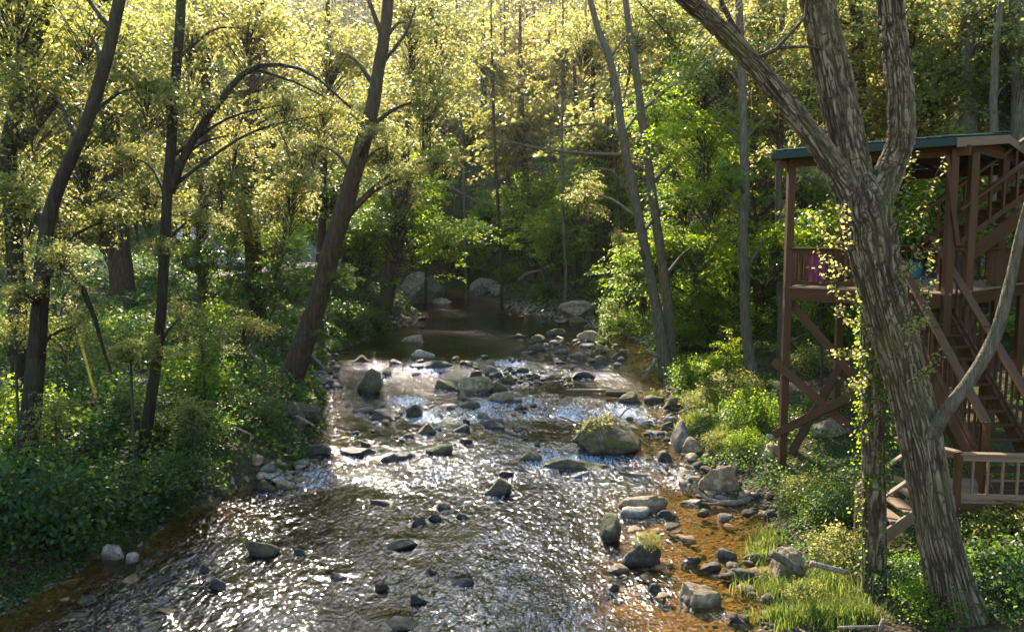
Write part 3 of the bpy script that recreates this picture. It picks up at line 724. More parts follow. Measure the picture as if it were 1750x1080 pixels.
# ------------------------------------------------------------------ leaves
def nz(v): return v/np.maximum(np.linalg.norm(v, axis=-1, keepdims=True), 1e-9)
def leaf_quads(Pp, Nn, Dd, L, wr=.62, droop=.15):
    S = nz(np.cross(Nn, Dd)); L = L[:, None]
    V = np.stack([Pp, Pp+Dd*L*.45+S*L*wr/2, Pp+Dd*L-Nn*L*droop, Pp+Dd*L*.45-S*L*wr/2], 1)
    n = len(Pp); F = np.arange(4*n).reshape(n, 4)
    return V.reshape(-1, 3), F
def rand_dir(n, r): return nz(r.normal(size=(n, 3)))
def crown_mesh(name, seed, R, Rz, ns, nl, leaf, sr, mat, flat=.35, jit=.55, sticks=True, shell=.45, tierz=True):
    r = np.random.default_rng(seed)
    na = 11
    ad = rand_dir(na, r); ad[:, 2] = ad[:, 2]*.75+.12; ad = nz(ad); al = r.uniform(.55, 1.35, na)
    ka = r.integers(0, na, ns); t = r.uniform(.12, 1.0, ns)**.8
    C = ad[ka]*(al[ka]*t)[:, None]+r.normal(size=(ns, 3))*.19*np.array((1, 1, .8))
    C[:, 2] -= .25*(al[ka]*t)**2*np.linalg.norm(ad[ka][:, :2], axis=1)
    C = C*np.array((R, R, Rz))
    hor = nz(C*np.array((1, 1, 0))+r.normal(size=C.shape)*.3*np.array((1, 1, 0)))
    Nn = nz(np.array((0, 0, 1))+hor*.25+r.normal(size=C.shape)*flat*.6)
    side = nz(np.cross(Nn, hor)); fwd = nz(np.cross(side, Nn))
    k = np.repeat(np.arange(ns), nl); n = len(k)
    u = r.uniform(-1, 1, n); v = r.normal(size=n)*.42*(1-.45*np.abs(u))
    srr = (sr*r.uniform(.6, 1.3, ns))[k]
    Pp = C[k]+fwd[k]*(u*srr)[:, None]+side[k]*(v*srr)[:, None]+Nn[k]*(r.normal(size=n)*.10*srr-.18*srr*u*u)[:, None]
    Nl = nz(Nn[k]+r.normal(size=(n, 3))*jit)
    Dl = nz(fwd[k]*.7+side[k]*np.sign(v)[:, None]*.6+r.normal(size=(n, 3))*.5); Dl = nz(Dl-Nl*(Dl*Nl).sum(-1, keepdims=True))
    V, F = leaf_quads(Pp, Nl, Dl, leaf*r.uniform(.6, 1.35, n))
    rnd = np.clip(.5+.22*r.normal(size=ns)[k]+.22*r.normal(size=n), 0, 1)
    rnd = np.repeat(rnd, 4); mats = [mat]; faces = [F]; fm = [np.zeros(len(F), int)]
    if sticks:
        base = np.column_stack([C[:, 0]*.08, C[:, 1]*.08, C[:, 2]-.55*np.linalg.norm(C[:, :2], axis=1)-.2*R])
        tip = C+fwd*(sr*.7)
        mid = (base+C)/2+np.array((0, 0, 1))*.06*R
        r0 = .008*R; r1 = .0045*R; r2 = .002*R
        rings = []
        for (p, q) in ((base, r0), (mid, r1), (C, r1*.8), (tip, r2)):
            for a in range(3):
                an = a*2.094; rings.append(p+np.stack([np.full(ns, math.cos(an)*q), np.full(ns, math.sin(an)*q), np.full(ns, q*.3)], -1))
        SV = np.stack(rings, 1)         # ns,12,3
        o = len(V)+np.arange(ns)[:, None]*12
        for s_ in range(3):
            for a in range(3):
                b = (a+1) % 3
                q = np.concatenate([o+s_*3+a, o+s_*3+b, o+(s_+1)*3+b, o+(s_+1)*3+a], 1)
                faces.append(q); fm.append(np.ones(ns, int))
        V = np.vstack([V, SV.reshape(-1, 3)]); rnd = np.append(rnd, np.zeros(ns*12)); mats.append(TWIG)
    return mesh_np(name, V, faces, mats, np.concatenate(fm), {'rnd': rnd})
CR = {
 'N0': crown_mesh('crown', 1, 1.55, 1.25, 115, 21, .105, .42, LEAF_Y),
 'N1': crown_mesh('crown', 2, 1.55, 1.0, 105, 21, .105, .45, LEAF_Y),
 'N2': crown_mesh('crown', 3, 1.4, 1.5, 115, 20, .10, .38, LEAF_Y),
 'G0': crown_mesh('crown', 4, 1.5, 1.1, 130, 24, .10, .36, LEAF_G),
 'G1': crown_mesh('crown', 5, 1.4, 1.2, 130, 24, .10, .36, LEAF_G),
 'M0': crown_mesh('crown', 6, 2.6, 2.0, 160, 25, .17, .62, LEAF_M, flat=.22, jit=.4),
 'M1': crown_mesh('crown', 7, 2.6, 2.3, 160, 25, .17, .6, LEAF_M, flat=.22, jit=.4),
 'Y0': crown_mesh('crown', 8, 2.6, 2.2, 145, 23, .165, .6, LEAF_Y),
 'Y1': crown_mesh('crown', 9, 2.6, 1.9, 145, 23, .165, .62, LEAF_Y),
 'F0': crown_mesh('crown', 10, 4.2, 4.2, 180, 28, .33, .9, LEAF_F),
 'F1': crown_mesh('crown', 11, 4.2, 4.6, 180, 28, .33, .9, LEAF_M),
 'F2': crown_mesh('crown', 12, 4.2, 3.6, 170, 28, .33, .95, LEAF_Y),
 'D0': crown_mesh('crown', 13, 2.6, 2.2, 160, 26, .17, .6, LEAF_G),
}
# ------------------------------------------------------------------ trees
def make_tree(name, label, Y, pts, crowns=(), bark=BARK_B, ext=5.0, group=None, seg=12, flare=.25, ridge=0, extra=(), extpx=None, wob=.06, toground=True):
    """pts: (px, py, width_px[, dY]) from the base up; crowns: (px, py, dY, scale, kind)"""
    W3 = [P(p[0], p[1], Y+(p[3] if len(p) > 3 else 0)) for p in pts]
    R3 = [p[2]/FPX*(Y+(p[3] if len(p) > 3 else 0))*.5 for p in pts]
    base = W3[0].copy()
    if toground:
        gz = Tz(base[0], base[1])
        d = W3[0]-W3[1]; d /= np.linalg.norm(d)
        if W3[0][2] > gz-.1:                 # carry the trunk down to the ground
            hgt = W3[0][2]-gz
            nb = np.array((base[0]+d[0]*min(hgt, 1.5)*.6, base[1], gz-.25))
            W3 = [nb]+W3; R3 = [R3[0]*1.12]+R3; base = np.array((nb[0], nb[1], gz))
        else:
            base = np.array((base[0], base[1], gz))
    if ext:
        d = W3[-1]-W3[-2]; d /= np.linalg.norm(d); d = nz(d+np.array((0, 0, .4)))
        W3.append(W3[-1]+d*ext); R3.append(R3[-1]*.45)
    root = empty(name, base, label, 'tree', group)
    V, F, F2 = tube(W3, R3, seg, None, .10, int(abs(pts[0][0]))+3, ridge, flare, wob)
    worldpart('trunk', V, [F, F2], [bark], root, smooth=True)
    TP = np.array(W3); TR = np.array(R3)
    path = catmull(np.column_stack([TP, TR]), 60)
    for e in extra:                      # bare limbs given in pixels: list of (px,py,w,dY)
        Q = [P(q[0], q[1], Y+(q[3] if len(q) > 3 else 0)) for q in e]; rr = [q[2]/FPX*Y*.5 for q in e]
        V, F, F2 = tube(Q, rr, 7, None, .08, 5, wob=.05)
        worldpart('limb', V, [F, F2], [bark], root, smooth=True)
    for ci, c in enumerate(crowns):
        cp = P(c[0], c[1], Y+c[2])
        me = CR[c[4]]
        if c[3] > 0:
            dist = np.linalg.norm(path[:, :2]-cp[:2], axis=1)
            want = cp[2]-.5*dist
            j = int(np.argmin(np.abs(path[:, 2]-want)+dist*.3))
            a = path[j, :3]
            if np.linalg.norm(a-cp) > .5 and a[2] > base[2]+.3:
                mid = (a+cp)/2+np.array((0, 0, .10*np.linalg.norm(a-cp)))
                r0 = min(path[j, 3]*.45, .09)
                V, F, F2 = tube([a, mid, cp], [r0, r0*.6, r0*.25], 6, None, .1, ci, wob=.08)
                worldpart('limb', V, [F, F2], [bark], root, smooth=True)
        o = put('crown', me, root, Vector(cp-base), (random.uniform(-.2, .2), random.uniform(-.2, .2), random.uniform(0, 6.28)), abs(c[3])*1.42)
    return root

LEFT_DARK = BARK_D
make_tree('riverside_tree', 'dark trunk at far left curving right as it rises, nearest on left bank', 14.3,
  [(45, 805, 36), (60, 620, 30), (74, 470, 25), (92, 340, 22), (148, 205, 20), (203, 0, 19)],
  [(40, 330, 1.4, .5, 'N0'), (150, 60, 1.8, .7, 'N1'), (60, 150, 1.8, .7, 'N2'), (250, 150, 1.6, .5, 'N0'), (110, 440, -1.0, .3, 'N1'), (170, 380, 1.6, .45, 'N0'), (120, 560, .8, .36, 'N2'), (20, -60, 2.5, 1.0, 'N0'), (30, 500, -.8, .22, 'N0')],
  BARK_D, 4, extra=[[(76, 470, 14), (120, 470, 12), (150, 520, 9), (172, 590, 6), (190, 640, 4)]])
make_tree('riverside_tree', 'forked mossy dark tree cut by the left picture edge', 17.5,
  [(35, 640, 30), (24, 420, 27), (16, 260, 25), (42, 140, 20), (86, 0, 16)],
  [(20, 60, 1, .9, 'N1'), (-40, 250, 1, .9, 'N0'), (10, 430, .5, .6, 'N2'), (140, 120, 1.5, .7, 'N2')],
  BARK_D, 4, extra=[[(30, 250, 20), (75, 190, 18), (120, 120, 15), (143, 100, 13)]])
make_tree('riverside_tree', 'slender dark tree with a forked arching limb on the left bank', 16.5,
  [(243, 800, 21), (266, 620, 18), (282, 450, 17), (286, 330, 17), (296, 170, 16), (309, 0, 15)],
  [(330, 60, 2.2, .65, 'N1'), (230, 270, 1.6, .4, 'N0'), (400, 230, 1.6, .45, 'N2'), (480, 180, .9, .4, 'N1'), (340, 370, 1.2, .36, 'N0'), (310, 540, 1.0, .32, 'N2'), (225, 700, .8, .3, 'G0'), (550, 195, .4, .34, 'N0'), (420, 50, 2.5, .7, 'N0'), (275, 420, -.6, .16, 'N1'), (270, 600, -.5, .16, 'N2')],
  BARK_D, 4, extra=[[(292, 330, 14), (315, 260, 14), (365, 185, 12), (430, 118, 9), (520, 120, 5), (600, 185, 3)], [(430, 118, 6), (500, 140, 4), (570, 175, 2)]])
make_tree('woodland_tree', 'thin straight tree between slender dark tree and thick reddish trunk on the left', 30,
  [(345, 520, 17), (348, 330, 17), (350, 150, 15), (344, 0, 14)],
  [(345, 40, 0, .75, 'Y0'), (380, 300, -1, .5, 'Y1'), (290, 160, 1, .6, 'Y1'), (350, 430, -1, .42, 'D0'), (250, 330, 1, .5, 'Y0')], BARK_B, 4)
make_tree('woodland_tree', 'thick reddish-brown trunk behind the slender trees on the left', 32,
  [(445, 590, 30), (430, 400, 27), (425, 240, 27), (432, 120, 22), (440, 0, 19)],
  [(440, 40, 1, .6, 'Y0'), (500, 330, -1.5, .55, 'Y1'), (400, 380, -1, .5, 'Y0'), (530, 180, 1.5, .5, 'Y1'), (430, 480, -1.5, .55, 'D0'), (480, 420, 1, .5, 'M0')], BARK_B, 4)
make_tree('woodland_tree', 'broad-footed tree standing by the grey lane at left', 38,
  [(212, 510, 44), (204, 430, 36), (196, 330, 32), (186, 160, 28), (180, 0, 24)],
  [(150, 250, 0, 1.0, 'Y0'), (240, 170, 1, .9, 'Y1'), (190, 40, 0, 1.1, 'Y0'), (70, 330, 2, .8, 'Y1'), (100, 120, 0, 1.0, 'Y1')], BARK_B, 4, flare=.6)
make_tree('riverside_tree', 'big leaning brown tree with swollen base on the left waterline', 25,
  [(482, 690, 50), (512, 610, 39), (548, 500, 33), (575, 400, 32), (602, 310, 29), (630, 210, 24), (650, 100, 20), (662, 0, 18)],
  [(660, 250, 2.2, .5, 'Y0'), (545, 250, 2, .45, 'N0'), (700, 300, -1.5, .45, 'N1'), (590, 470, -.8, .2, 'G0'), (548, 570, -.6, .16, 'G1'), (700, 40, 2.4, .42, 'Y1'), (560, 90, 2.5, .6, 'Y0'), (730, 170, 1, .5, 'Y0'), (745, 270, -1.5, .42, 'N0'), (640, 225, -1.2, .22, 'N1'), (640, -150, 2, .5, 'Y0')],
  BARK_B, 5, flare=.12, seg=20, extra=[[(655, 70, 10), (640, 30, 8), (620, -20, 6)], [(652, 110, 7), (690, 60, 5), (710, 10, 4)]])
make_tree('woodland_tree', 'short straight trunk just behind the big leaning tree', 42,
  [(542, 500, 16), (550, 420, 14), (553, 320, 13), (556, 180, 12), (560, 60, 10)],
  [(560, 330, 0, .7, 'D0'), (520, 240, 0, .8, 'Y1'), (590, 190, 0, .8, 'Y0')], BARK_B, 3)
make_tree('woodland_tree', 'slanting brown tree on the sandy point of the far left shore', 47,
  [(652, 548, 28), (668, 470, 25), (682, 370, 22), (694, 260, 15), (704, 150, 12), (705, 0, 9)],
  [(690, 370, -.5, .95, 'M0'), (620, 400, 1, .9, 'M1'), (760, 390, 1, .72, 'M1'), (650, 320, 1, .8, 'D0'), (705, 120, 0, .8, 'Y0'), (740, 40, 0, .9, 'Y1'), (590, 330, 3, .9, 'D0')], BARK_B, 4)
make_tree('riverside_tree', 'left stem of the tall leaning pair by the driftwood on right shore', 30.3,
  [(1140, 652, 24), (1120, 520, 18), (1092, 380, 16), (1068, 250, 14), (1046, 120, 12), (1008, 0, 10)],
  [(1170, 330, 2.4, .5, 'M0'), (1090, 60, 2.4, .5, 'Y0'), (1000, 330, 1, .3, 'Y1'), (1120, 180, 2.4, .45, 'M1'), (1000, 70, 2.4, .5, 'Y0'), (1060, 410, -1, .16, 'Y1')],
  BARK_G, 5, extra=[[(1070, 265, 6), (1000, 262, 5), (930, 255, 4), (840, 235, 2)], [(1060, 235, 5), (1020, 214, 4), (975, 215, 3), (935, 228, 2)], [(1085, 345, 4), (1040, 290, 3), (980, 300, 2), (930, 315, 1.5)]])
make_tree('riverside_tree', 'right stem of the tall leaning pair by the driftwood on right shore', 31.0,
  [(1150, 640, 20), (1140, 520, 17), (1122, 380, 16), (1104, 260, 14), (1085, 110, 12), (1070, 0, 10)],
  [(1205, 250, 2, .55, 'M1'), (1195, 420, 1.8, .5, 'M0'), (1140, 40, 2, .6, 'Y1'), (1210, 130, 2, .55, 'M0')], BARK_G, 5)
make_tree('woodland_tree', 'straight pale tree on right bank between leaning pair and deck', 26.6,
  [(1288, 655, 22), (1275, 540, 17), (1271, 420, 16), (1272, 280, 15), (1268, 120, 13), (1262, 0, 12)],
  [(1225, 330, 1.6, .45, 'M0'), (1330, 200, 1.6, .5, 'Y0'), (1200, 210, 1.6, .5, 'M1'), (1230, 120, 1.8, .5, 'Y0'), (1300, 30, 2, .6, 'Y1'), (1325, 400, 1.8, .45, 'M1'), (1250, 300, -.9, .2, 'M0')], BARK_G, 5)
make_tree('woodland_tree', 'dark trunk close behind the straight pale tree on right bank', 36,
  [(1300, 545, 18), (1292, 450, 16), (1284, 340, 15), (1290, 180, 14), (1295, 0, 12)],
  [(1250, 450, 1, .8, 'M0'), (1180, 500, 0, .72, 'M1'), (1330, 480, 0, .7, 'D0'), (1300, 260, 1, .8, 'M1'), (1370, 330, 1, .9, 'Y0')], BARK_B, 4)
make_tree('woodland_tree', 'low spreading maple over the right shore below the leaning pair', 35,
  [(1215, 585, 14), (1200, 520, 12), (1180, 450, 9), (1165, 400, 6)],
  [(1110, 480, -.5, .55, 'M0'), (1170, 560, -1.5, .52, 'M1'), (1060, 545, -.5, .36, 'M0'), (1090, 430, 0, .5, 'M1'), (1230, 520, -2, .5, 'M0'), (1130, 400, 0, .55, 'M1')], BARK_B, 0)
make_tree('woodland_tree', 'slanting dark trunk high on the right slope left of the pale tree', 48,
  [(1255, 330, 34), (1230, 220, 32), (1205, 120, 28), (1180, 20, 24)],
  [(1170, 150, 0, 1.1, 'Y0'), (1260, 110, 1, 1.0, 'F2'), (1200, 330, 0, .8, 'M0')], BARK_B, 6)
make_tree('woodland_tree', 'smooth grey tree rising behind the deck roof', 27,
  [(1655, 420, 34), (1656, 215, 31), (1658, 100, 30), (1660, 0, 28)],
  [(1600, 120, 2, .8, 'Y0'), (1700, 60, 2, .8, 'Y1'), (1620, 330, 1, .7, 'M0'), (1560, 60, 3, .9, 'Y1'), (1590, 400, 2, .75, 'M1')], BARK_G, 6)
make_tree('woodland_tree', 'crooked thin tree right of the smooth grey tree behind the roof', 25,
  [(1702, 420, 15), (1698, 215, 13), (1700, 120, 12), (1710, 0, 10)],
  [(1730, 140, 1, .55, 'Y0'), (1680, 20, 2, .6, 'Y1')], BARK_G, 4)
make_tree('woodland_tree', 'grey tree at the right picture edge above the stairs', 25.5,
  [(1745, 420, 28), (1742, 250, 26), (1740, 120, 24), (1738, 0, 22)],
  [(1790, 200, 1, .7, 'Y0'), (1770, 30, 1, .7, 'Y1'), (1760, 380, 0, .6, 'M0'), (1800, 560, -1, .7, 'M1')], BARK_G, 5)
make_tree('woodland_tree', 'thin grey tree seen just left of the deck corner post', 30,
  [(1334, 560, 13), (1333, 400, 12), (1332, 200, 11), (1336, 0, 9)],
  [(1390, 130, 0, .7, 'Y1'), (1400, 380, 0, .6, 'M1'), (1330, 90, 1, .6, 'Y0'), (1420, 560, -1, .55, 'M0'), (1480, 470, 1, .7, 'M1')], BARK_G, 4)
make_tree('woodland_tree', 'tree hidden behind the forked trunk above the deck', 31,
  [(1480, 480, 26), (1470, 220, 24), (1465, 90, 22), (1462, 0, 20)],
  [(1440, 200, 0, .8, 'Y0'), (1500, 60, 1, .8, 'Y1'), (1540, 250, 0, .8, 'Y0'), (1500, 330, 2, .8, 'M0'), (1400, 30, 1, .8, 'Y1')], BARK_B, 4)
FAR = [
 (66, [(912, 500, 15), (908, 420, 13), (900, 330, 11), (893, 230, 9), (890, 120, 8)], 'slim brown trunk right of the far tilted slab', BARK_B, [(900, 330, 0, .6, 'F1'), (880, 200, 2, .8, 'F0')]),
 (78, [(838, 430, 14), (832, 350, 13), (828, 250, 12), (826, 120, 10)], 'thick dim trunk in the shaded wood above the far boulder', BARK_D, [(850, 300, 3, .8, 'F1'), (800, 220, 2, .8, 'F0')]),
 (80, [(768, 450, 9), (760, 350, 9), (756, 220, 8)], 'thin dim trunk left of the thick one above the far boulder', BARK_D, [(760, 280, 3, .7, 'F1')]),
 (88, [(872, 330, 7), (870, 170, 7), (868, 20, 6)], 'pale twin-stem tree high on the far hillside', BARK_G, [(860, 90, 2, .8, 'F0')]),
 (90, [(918, 330, 6), (914, 200, 6), (912, 40, 5)], 'slim pale tree right of the twin-stem tree on the far hillside', BARK_G, [(920, 120, 2, .8, 'F0')]),
 (86, [(1006, 260, 5), (1004, 150, 5), (1002, 60, 4)], 'white-barked sapling on the far hillside', DRIFT, [(1000, 60, 2, .6, 'F0')]),
 (60, [(985, 500, 11), (990, 420, 11), (992, 330, 10), (985, 200, 8)], 'brown trunk on the right shore earth bank', BARK_B, [(985, 340, 0, .6, 'F1'), (1020, 260, 1, .6, 'F2'), (950, 400, -1, .45, 'F1')]),
 (57, [(1020, 510, 13), (1015, 420, 12), (1010, 320, 11), (1012, 180, 9)], 'dark trunk right of the brown one on the earth bank', BARK_D, [(1040, 380, 0, .55, 'F1'), (1040, 220, 1, .7, 'F2'), (1060, 480, -2, .4, 'F1')]),
 (55, [(1045, 520, 8), (1042, 420, 8), (1040, 330, 7)], 'thin trunk between the earth bank and the leaning pair', BARK_B, [(1050, 330, 0, .5, 'F1')]),
 (52, [(1130, 330, 16), (1126, 160, 16), (1118, 60, 14), (1112, 0, 12)], 'pale tall trunk behind the top of the leaning pair', BARK_G, [(1140, 80, 1, .8, 'F2')]),
 (70, [(940, 470, 7), (944, 380, 7), (946, 280, 6)], 'thin trunk standing over the fallen branch by the far pool', BARK_B, [(945, 330, 0, .5, 'F1')]),
 (74, [(700, 440, 7), (699, 360, 7), (698, 280, 6)], 'thin trunk rising behind the far boulder', BARK_B, [(700, 300, 0, .6, 'F1'), (650, 360, 0, .6, 'F1')]),
 (62, [(590, 440, 9), (594, 360, 8), (600, 250, 7)], 'slim tree on the slope behind the leaning tree', BARK_D, [(600, 330, 0, .7, 'F1'), (620, 220, 1, .8, 'F2'), (560, 250, 1, .8, 'F0')]),
 (50, [(318, 440, 14), (320, 330, 13), (316, 200, 11), (310, 60, 10)], 'dark tree beyond the lane, left of the blue-grey building', BARK_D, [(300, 280, 0, .6, 'F2'), (330, 150, 0, .7, 'F0')]),
 (56, [(470, 430, 15), (468, 300, 14), (466, 150, 12)], 'brown tree beyond the lane, right of the pale blue car', BARK_B, [(470, 260, 0, .6, 'F2'), (440, 130, 0, .8, 'F0'), (510, 330, 0, .5, 'F1')]),
 (58, [(120, 430, 16), (118, 280, 14), (112, 130, 12)], 'tall tree beyond the lawn at far left', BARK_B, [(110, 250, 0, .8, 'F2'), (40, 220, 1, .9, 'F0'), (130, 110, 0, .9, 'F2')]),
 (70, [(795, 478, 6), (792, 440, 5), (790, 405, 4)], 'small leafy understory tree just right of the huge far boulder', BARK_B, [(790, 415, 0, .4, 'F1')]),
 (73, [(868, 478, 6), (866, 430, 5), (864, 390, 4)], 'small leafy understory tree above the tilted far slab', BARK_B, [(866, 405, 0, .42, 'F1'), (846, 355, 1, .36, 'F1')]),
 (66, [(962, 492, 6), (958, 440, 5), (955, 400, 4)], 'bushy understory tree right of the pale bare branch', BARK_B, [(955, 420, 0, .36, 'F1')]),
 (76, [(745, 460, 6), (744, 430, 5), (742, 390, 4)], 'small pale-leaved understory tree behind the huge far boulder', BARK_B, [(745, 400, 0, .42, 'F1')]),
 (60, [(728, 440, 5.0), (733, 300, 4.5), (738, 130, 4.0)], 'slender stem rising right of the slanting tree on the sandy point', BARK_B, [(740, 110, 1, .35, 'F0')]),
 (64, [(795, 380, 4.5), (790, 240, 4.0), (782, 60, 3.5)], 'slender stem left of centre, second right of the slanting tree', BARK_G, [(784, 60, 1, .35, 'F0')]),
 (58, [(856, 440, 6.0), (848, 300, 5.0), (842, 120, 4.5)], 'slender leaning stem in the very centre of the wood', BARK_B, [(842, 110, 1, .35, 'F0')]),
 (55, [(966, 430, 6.0), (960, 280, 5.0), (962, 90, 4.5)], 'slender stem between the earth bank trunks and the picture centre', BARK_G, [(962, 80, 1, .35, 'F0')]),
 (50, [(1062, 420, 6.0), (1050, 250, 5.0), (1040, 60, 4.5)], 'slender stem just left of the tall leaning pair', BARK_B, [(1036, 40, 1, .35, 'F0')]),
 (46, [(1165, 470, 7.0), (1172, 300, 6.0), (1168, 90, 5.0)], 'slender stem right of the tall leaning pair', BARK_B, [(1168, 70, 1, .35, 'F0')]),
 (44, [(1232, 480, 7.0), (1222, 300, 6.0), (1228, 100, 5.0)], 'slender stem midway between leaning pair and straight pale tree', BARK_G, [(1228, 80, 1, .35, 'F0')]),
 (40, [(1375, 400, 8.0), (1368, 200, 7.0), (1372, 20, 6.0)], 'slender stem seen above the left end of the deck roof', BARK_B, [(1372, 20, 1, .35, 'F0')]),
]
for (Y, pts, lab, bk, crs) in FAR:
    make_tree('woodland_tree', lab, Y, pts, crs, bk, 5, seg=8, flare=.2)

for (px, py, Y, s_, k, lab) in [
   (222, 600, 15.5, .28, 'N0', 'thin sapling with pale leaves right of the yellow guard'),
   (95, 700, 13.6, .26, 'N1', 'small sapling beside the nearest dark trunk'),
   (345, 590, 20, .34, 'N2', 'pale-leaved sapling between the slender dark tree and the leaning tree'),
   (415, 560, 23, .40, 'N0', 'sapling in front of the thick reddish-brown trunk'),
   (330, 700, 17, .28, 'N1', 'low pale sapling on the left bank above the waterline slabs'),
   (25, 560, 15, .34, 'N2', 'sapling at the left picture edge under the forked mossy tree'),
   (1240, 620, 27, .30, 'M0', 'young maple sapling left of the straight pale tree foot'),
   (1400, 480, 22, .34, 'M1', 'leafy sapling behind the deck railing')]:
    make_tree('sapling', lab, Y, [(px+4, py+90*15/Y, 5), (px+2, py+40*15/Y, 4), (px, py, 3)], [(px, py, 0, s_, k)], TWIG, 0, group='saplings on the banks', seg=6, flare=0, wob=.03)

# ------------------------------------------------------------------ big forked tree in the right foreground
def main_tree():
    Y = 10.6
    def path(pts): return [P(p[0], p[1], Y+(p[3] if len(p) > 3 else 0)) for p in pts], [p[2]/FPX*(Y+(p[3] if len(p) > 3 else 0))*.5 for p in pts]
    tr = [(1648, 1060, 90), (1614, 960, 70), (1590, 840, 67), (1567, 720, 69), (1541, 620, 70), (1515, 530, 71), (1496, 450, 78), (1484, 390, 84), (1474, 340, 76), (1470, 305, 44), (1468, 292, 10)]
    A, R = path(tr); gz = Tz(A[0][0], A[0][1])
    root = empty('forked_tree', (A[0][0], A[0][1], gz), 'huge furrowed-bark tree with three stems leaning left in the right foreground', 'tree')
    A[0][2] = min(A[0][2], gz-.3)
    V, F, F2 = tube(A, R, 190, 460, .05, 77, .03, .3)
    worldpart('trunk', V, [F, F2], [BARK_MAIN], root, smooth=True, attrs={'rid': LAST['rid']})
    stems = [
     [(1482, 390, 52, .02), (1446, 320, 46), (1400, 250, 37), (1335, 165, 32), (1275, 95, 31), (1210, 30, 29), (1165, -10, 28), (1060, -120, 22)],
     [(1484, 410, 74, .08), (1466, 330, 68, .12), (1450, 260, 61, .15), (1428, 150, 58, .15), (1404, 40, 53, .15), (1388, -40, 50, .15), (1360, -260, 40, .2)],
     [(1486, 420, 66, -.02), (1500, 340, 54, -.03), (1528, 275, 46), (1541, 220, 44), (1536, 130, 43), (1526, 60, 42), (1518, -20, 41), (1500, -260, 34)],
    ]
    for k, s in enumerate(stems):
        A, R = path(s); V, F, F2 = tube(A, R, 120, 300, .05, 80+k, .028)
        worldpart('stem', V, [F, F2], [BARK_MAIN], root, smooth=True, attrs={'rid': LAST['rid']})
    limbs = [
     [(1588, 742, 34, -.15), (1618, 700, 24, -.35), (1664, 640, 22, -.5), (1700, 575, 21, -.55), (1722, 500, 18, -.6), (1745, 395, 15, -.6), (1775, 280, 12, -.6)],
     [(1285, 105, 8), (1300, 93, 8), (1340, 78, 7), (1368, 45, 5), (1386, 0, 4), (1380, -40, 3)],
     [(1330, 82, 6), (1385, 80, 4), (1430, 92, 3), (1475, 108, 2)],
     [(1268, 102, 7), (1290, 96, 7)],
     [(1262, 60, 10), (1240, 20, 8), (1225, -20, 6)],
    ]
    for k, s in enumerate(limbs):
        A, R = path(s); V, F, F2 = tube(A, R, 24 if k == 0 else 8, None if k else 60, .12, 90+k, .004 if k == 0 else 0)
        worldpart('branch', V, [F, F2], [BARK_G if k == 0 else TWIG], root, smooth=True)
    # crown far above the picture: shades as the real one does
    for (px, py, dy, s, k) in [(1380, -330, 1, 1.3, 'N0'), (1180, -280, -.5, 1.1, 'N1'), (1540, -380, 0, 1.3, 'N2')]:
        cp = P(px, py, Y+dy); put('crown', CR[k], root, Vector(cp-np.array(root.location)), (0, 0, px), s)
    # sprouts growing from the bark
    sp = [((1525, 440), (1616, 264), .0), ((1530, 400), (1560, 265), -.1), ((1530, 520), (1590, 340), -.2), ((1545, 560), (1600, 410), -.2), ((1550, 600), (1597, 470), -.25),
          ((1545, 560), (1590, 540), -.3), ((1560, 650), (1612, 600), -.3), ((1450, 430), (1385, 365), -.1), ((1455, 470), (1400, 430), -.1), ((1460, 520), (1395, 455), -.1), ((1470, 560), (1425, 520), -.1),
          ((1480, 600), (1420, 600), -.1), ((1490, 640), (1450, 655), -.1), ((1452, 420), (1440, 350), .0), ((1530, 470), (1580, 430), -.2)]
    r = np.random.default_rng(5)
    for (a, b, dy) in sp:
        A = P(a[0], a[1], Y-.25+dy); Bq = P(b[0], b[1], Y-.45+dy); mid = (A+Bq)/2+np.array((0, 0, -.06))
        V, F, F2 = tube([A, mid, Bq], [.008, .006, .003], 5, 8, .05, 1)
        c = catmull([A, mid, Bq], 30)
        n = 75; t = r.uniform(.12, 1, n); Pp = c[(t*29).astype(int)]+r.normal(size=(n, 3))*.035
        Nl = nz(np.array((0, -.25, 1))+r.normal(size=(n, 3))*.6); Dl = nz(r.normal(size=(n, 3))); Dl = nz(Dl-Nl*(Dl*Nl).sum(-1, keepdims=True))
        LV, LF = leaf_quads(Pp, Nl, Dl, r.uniform(.03, .065, n), .8)
        VV = np.vstack([V, LV]); fm = np.concatenate([np.zeros(len(F)+len(LF), int), np.zeros(len(F2), int)])
        fm = np.concatenate([np.zeros(len(F)), np.ones(len(LF)), np.zeros(len(F2))]).astype(int)
        worldpart('leafy_sprout', VV, [np.vstack([F, LF+len(V)]), F2], [TWIG, LEAF_Y], root, fmat=fm, attrs={'rnd': np.concatenate([np.zeros(len(V)), np.repeat(r.uniform(.5, 1, n), 4)])})
main_tree()

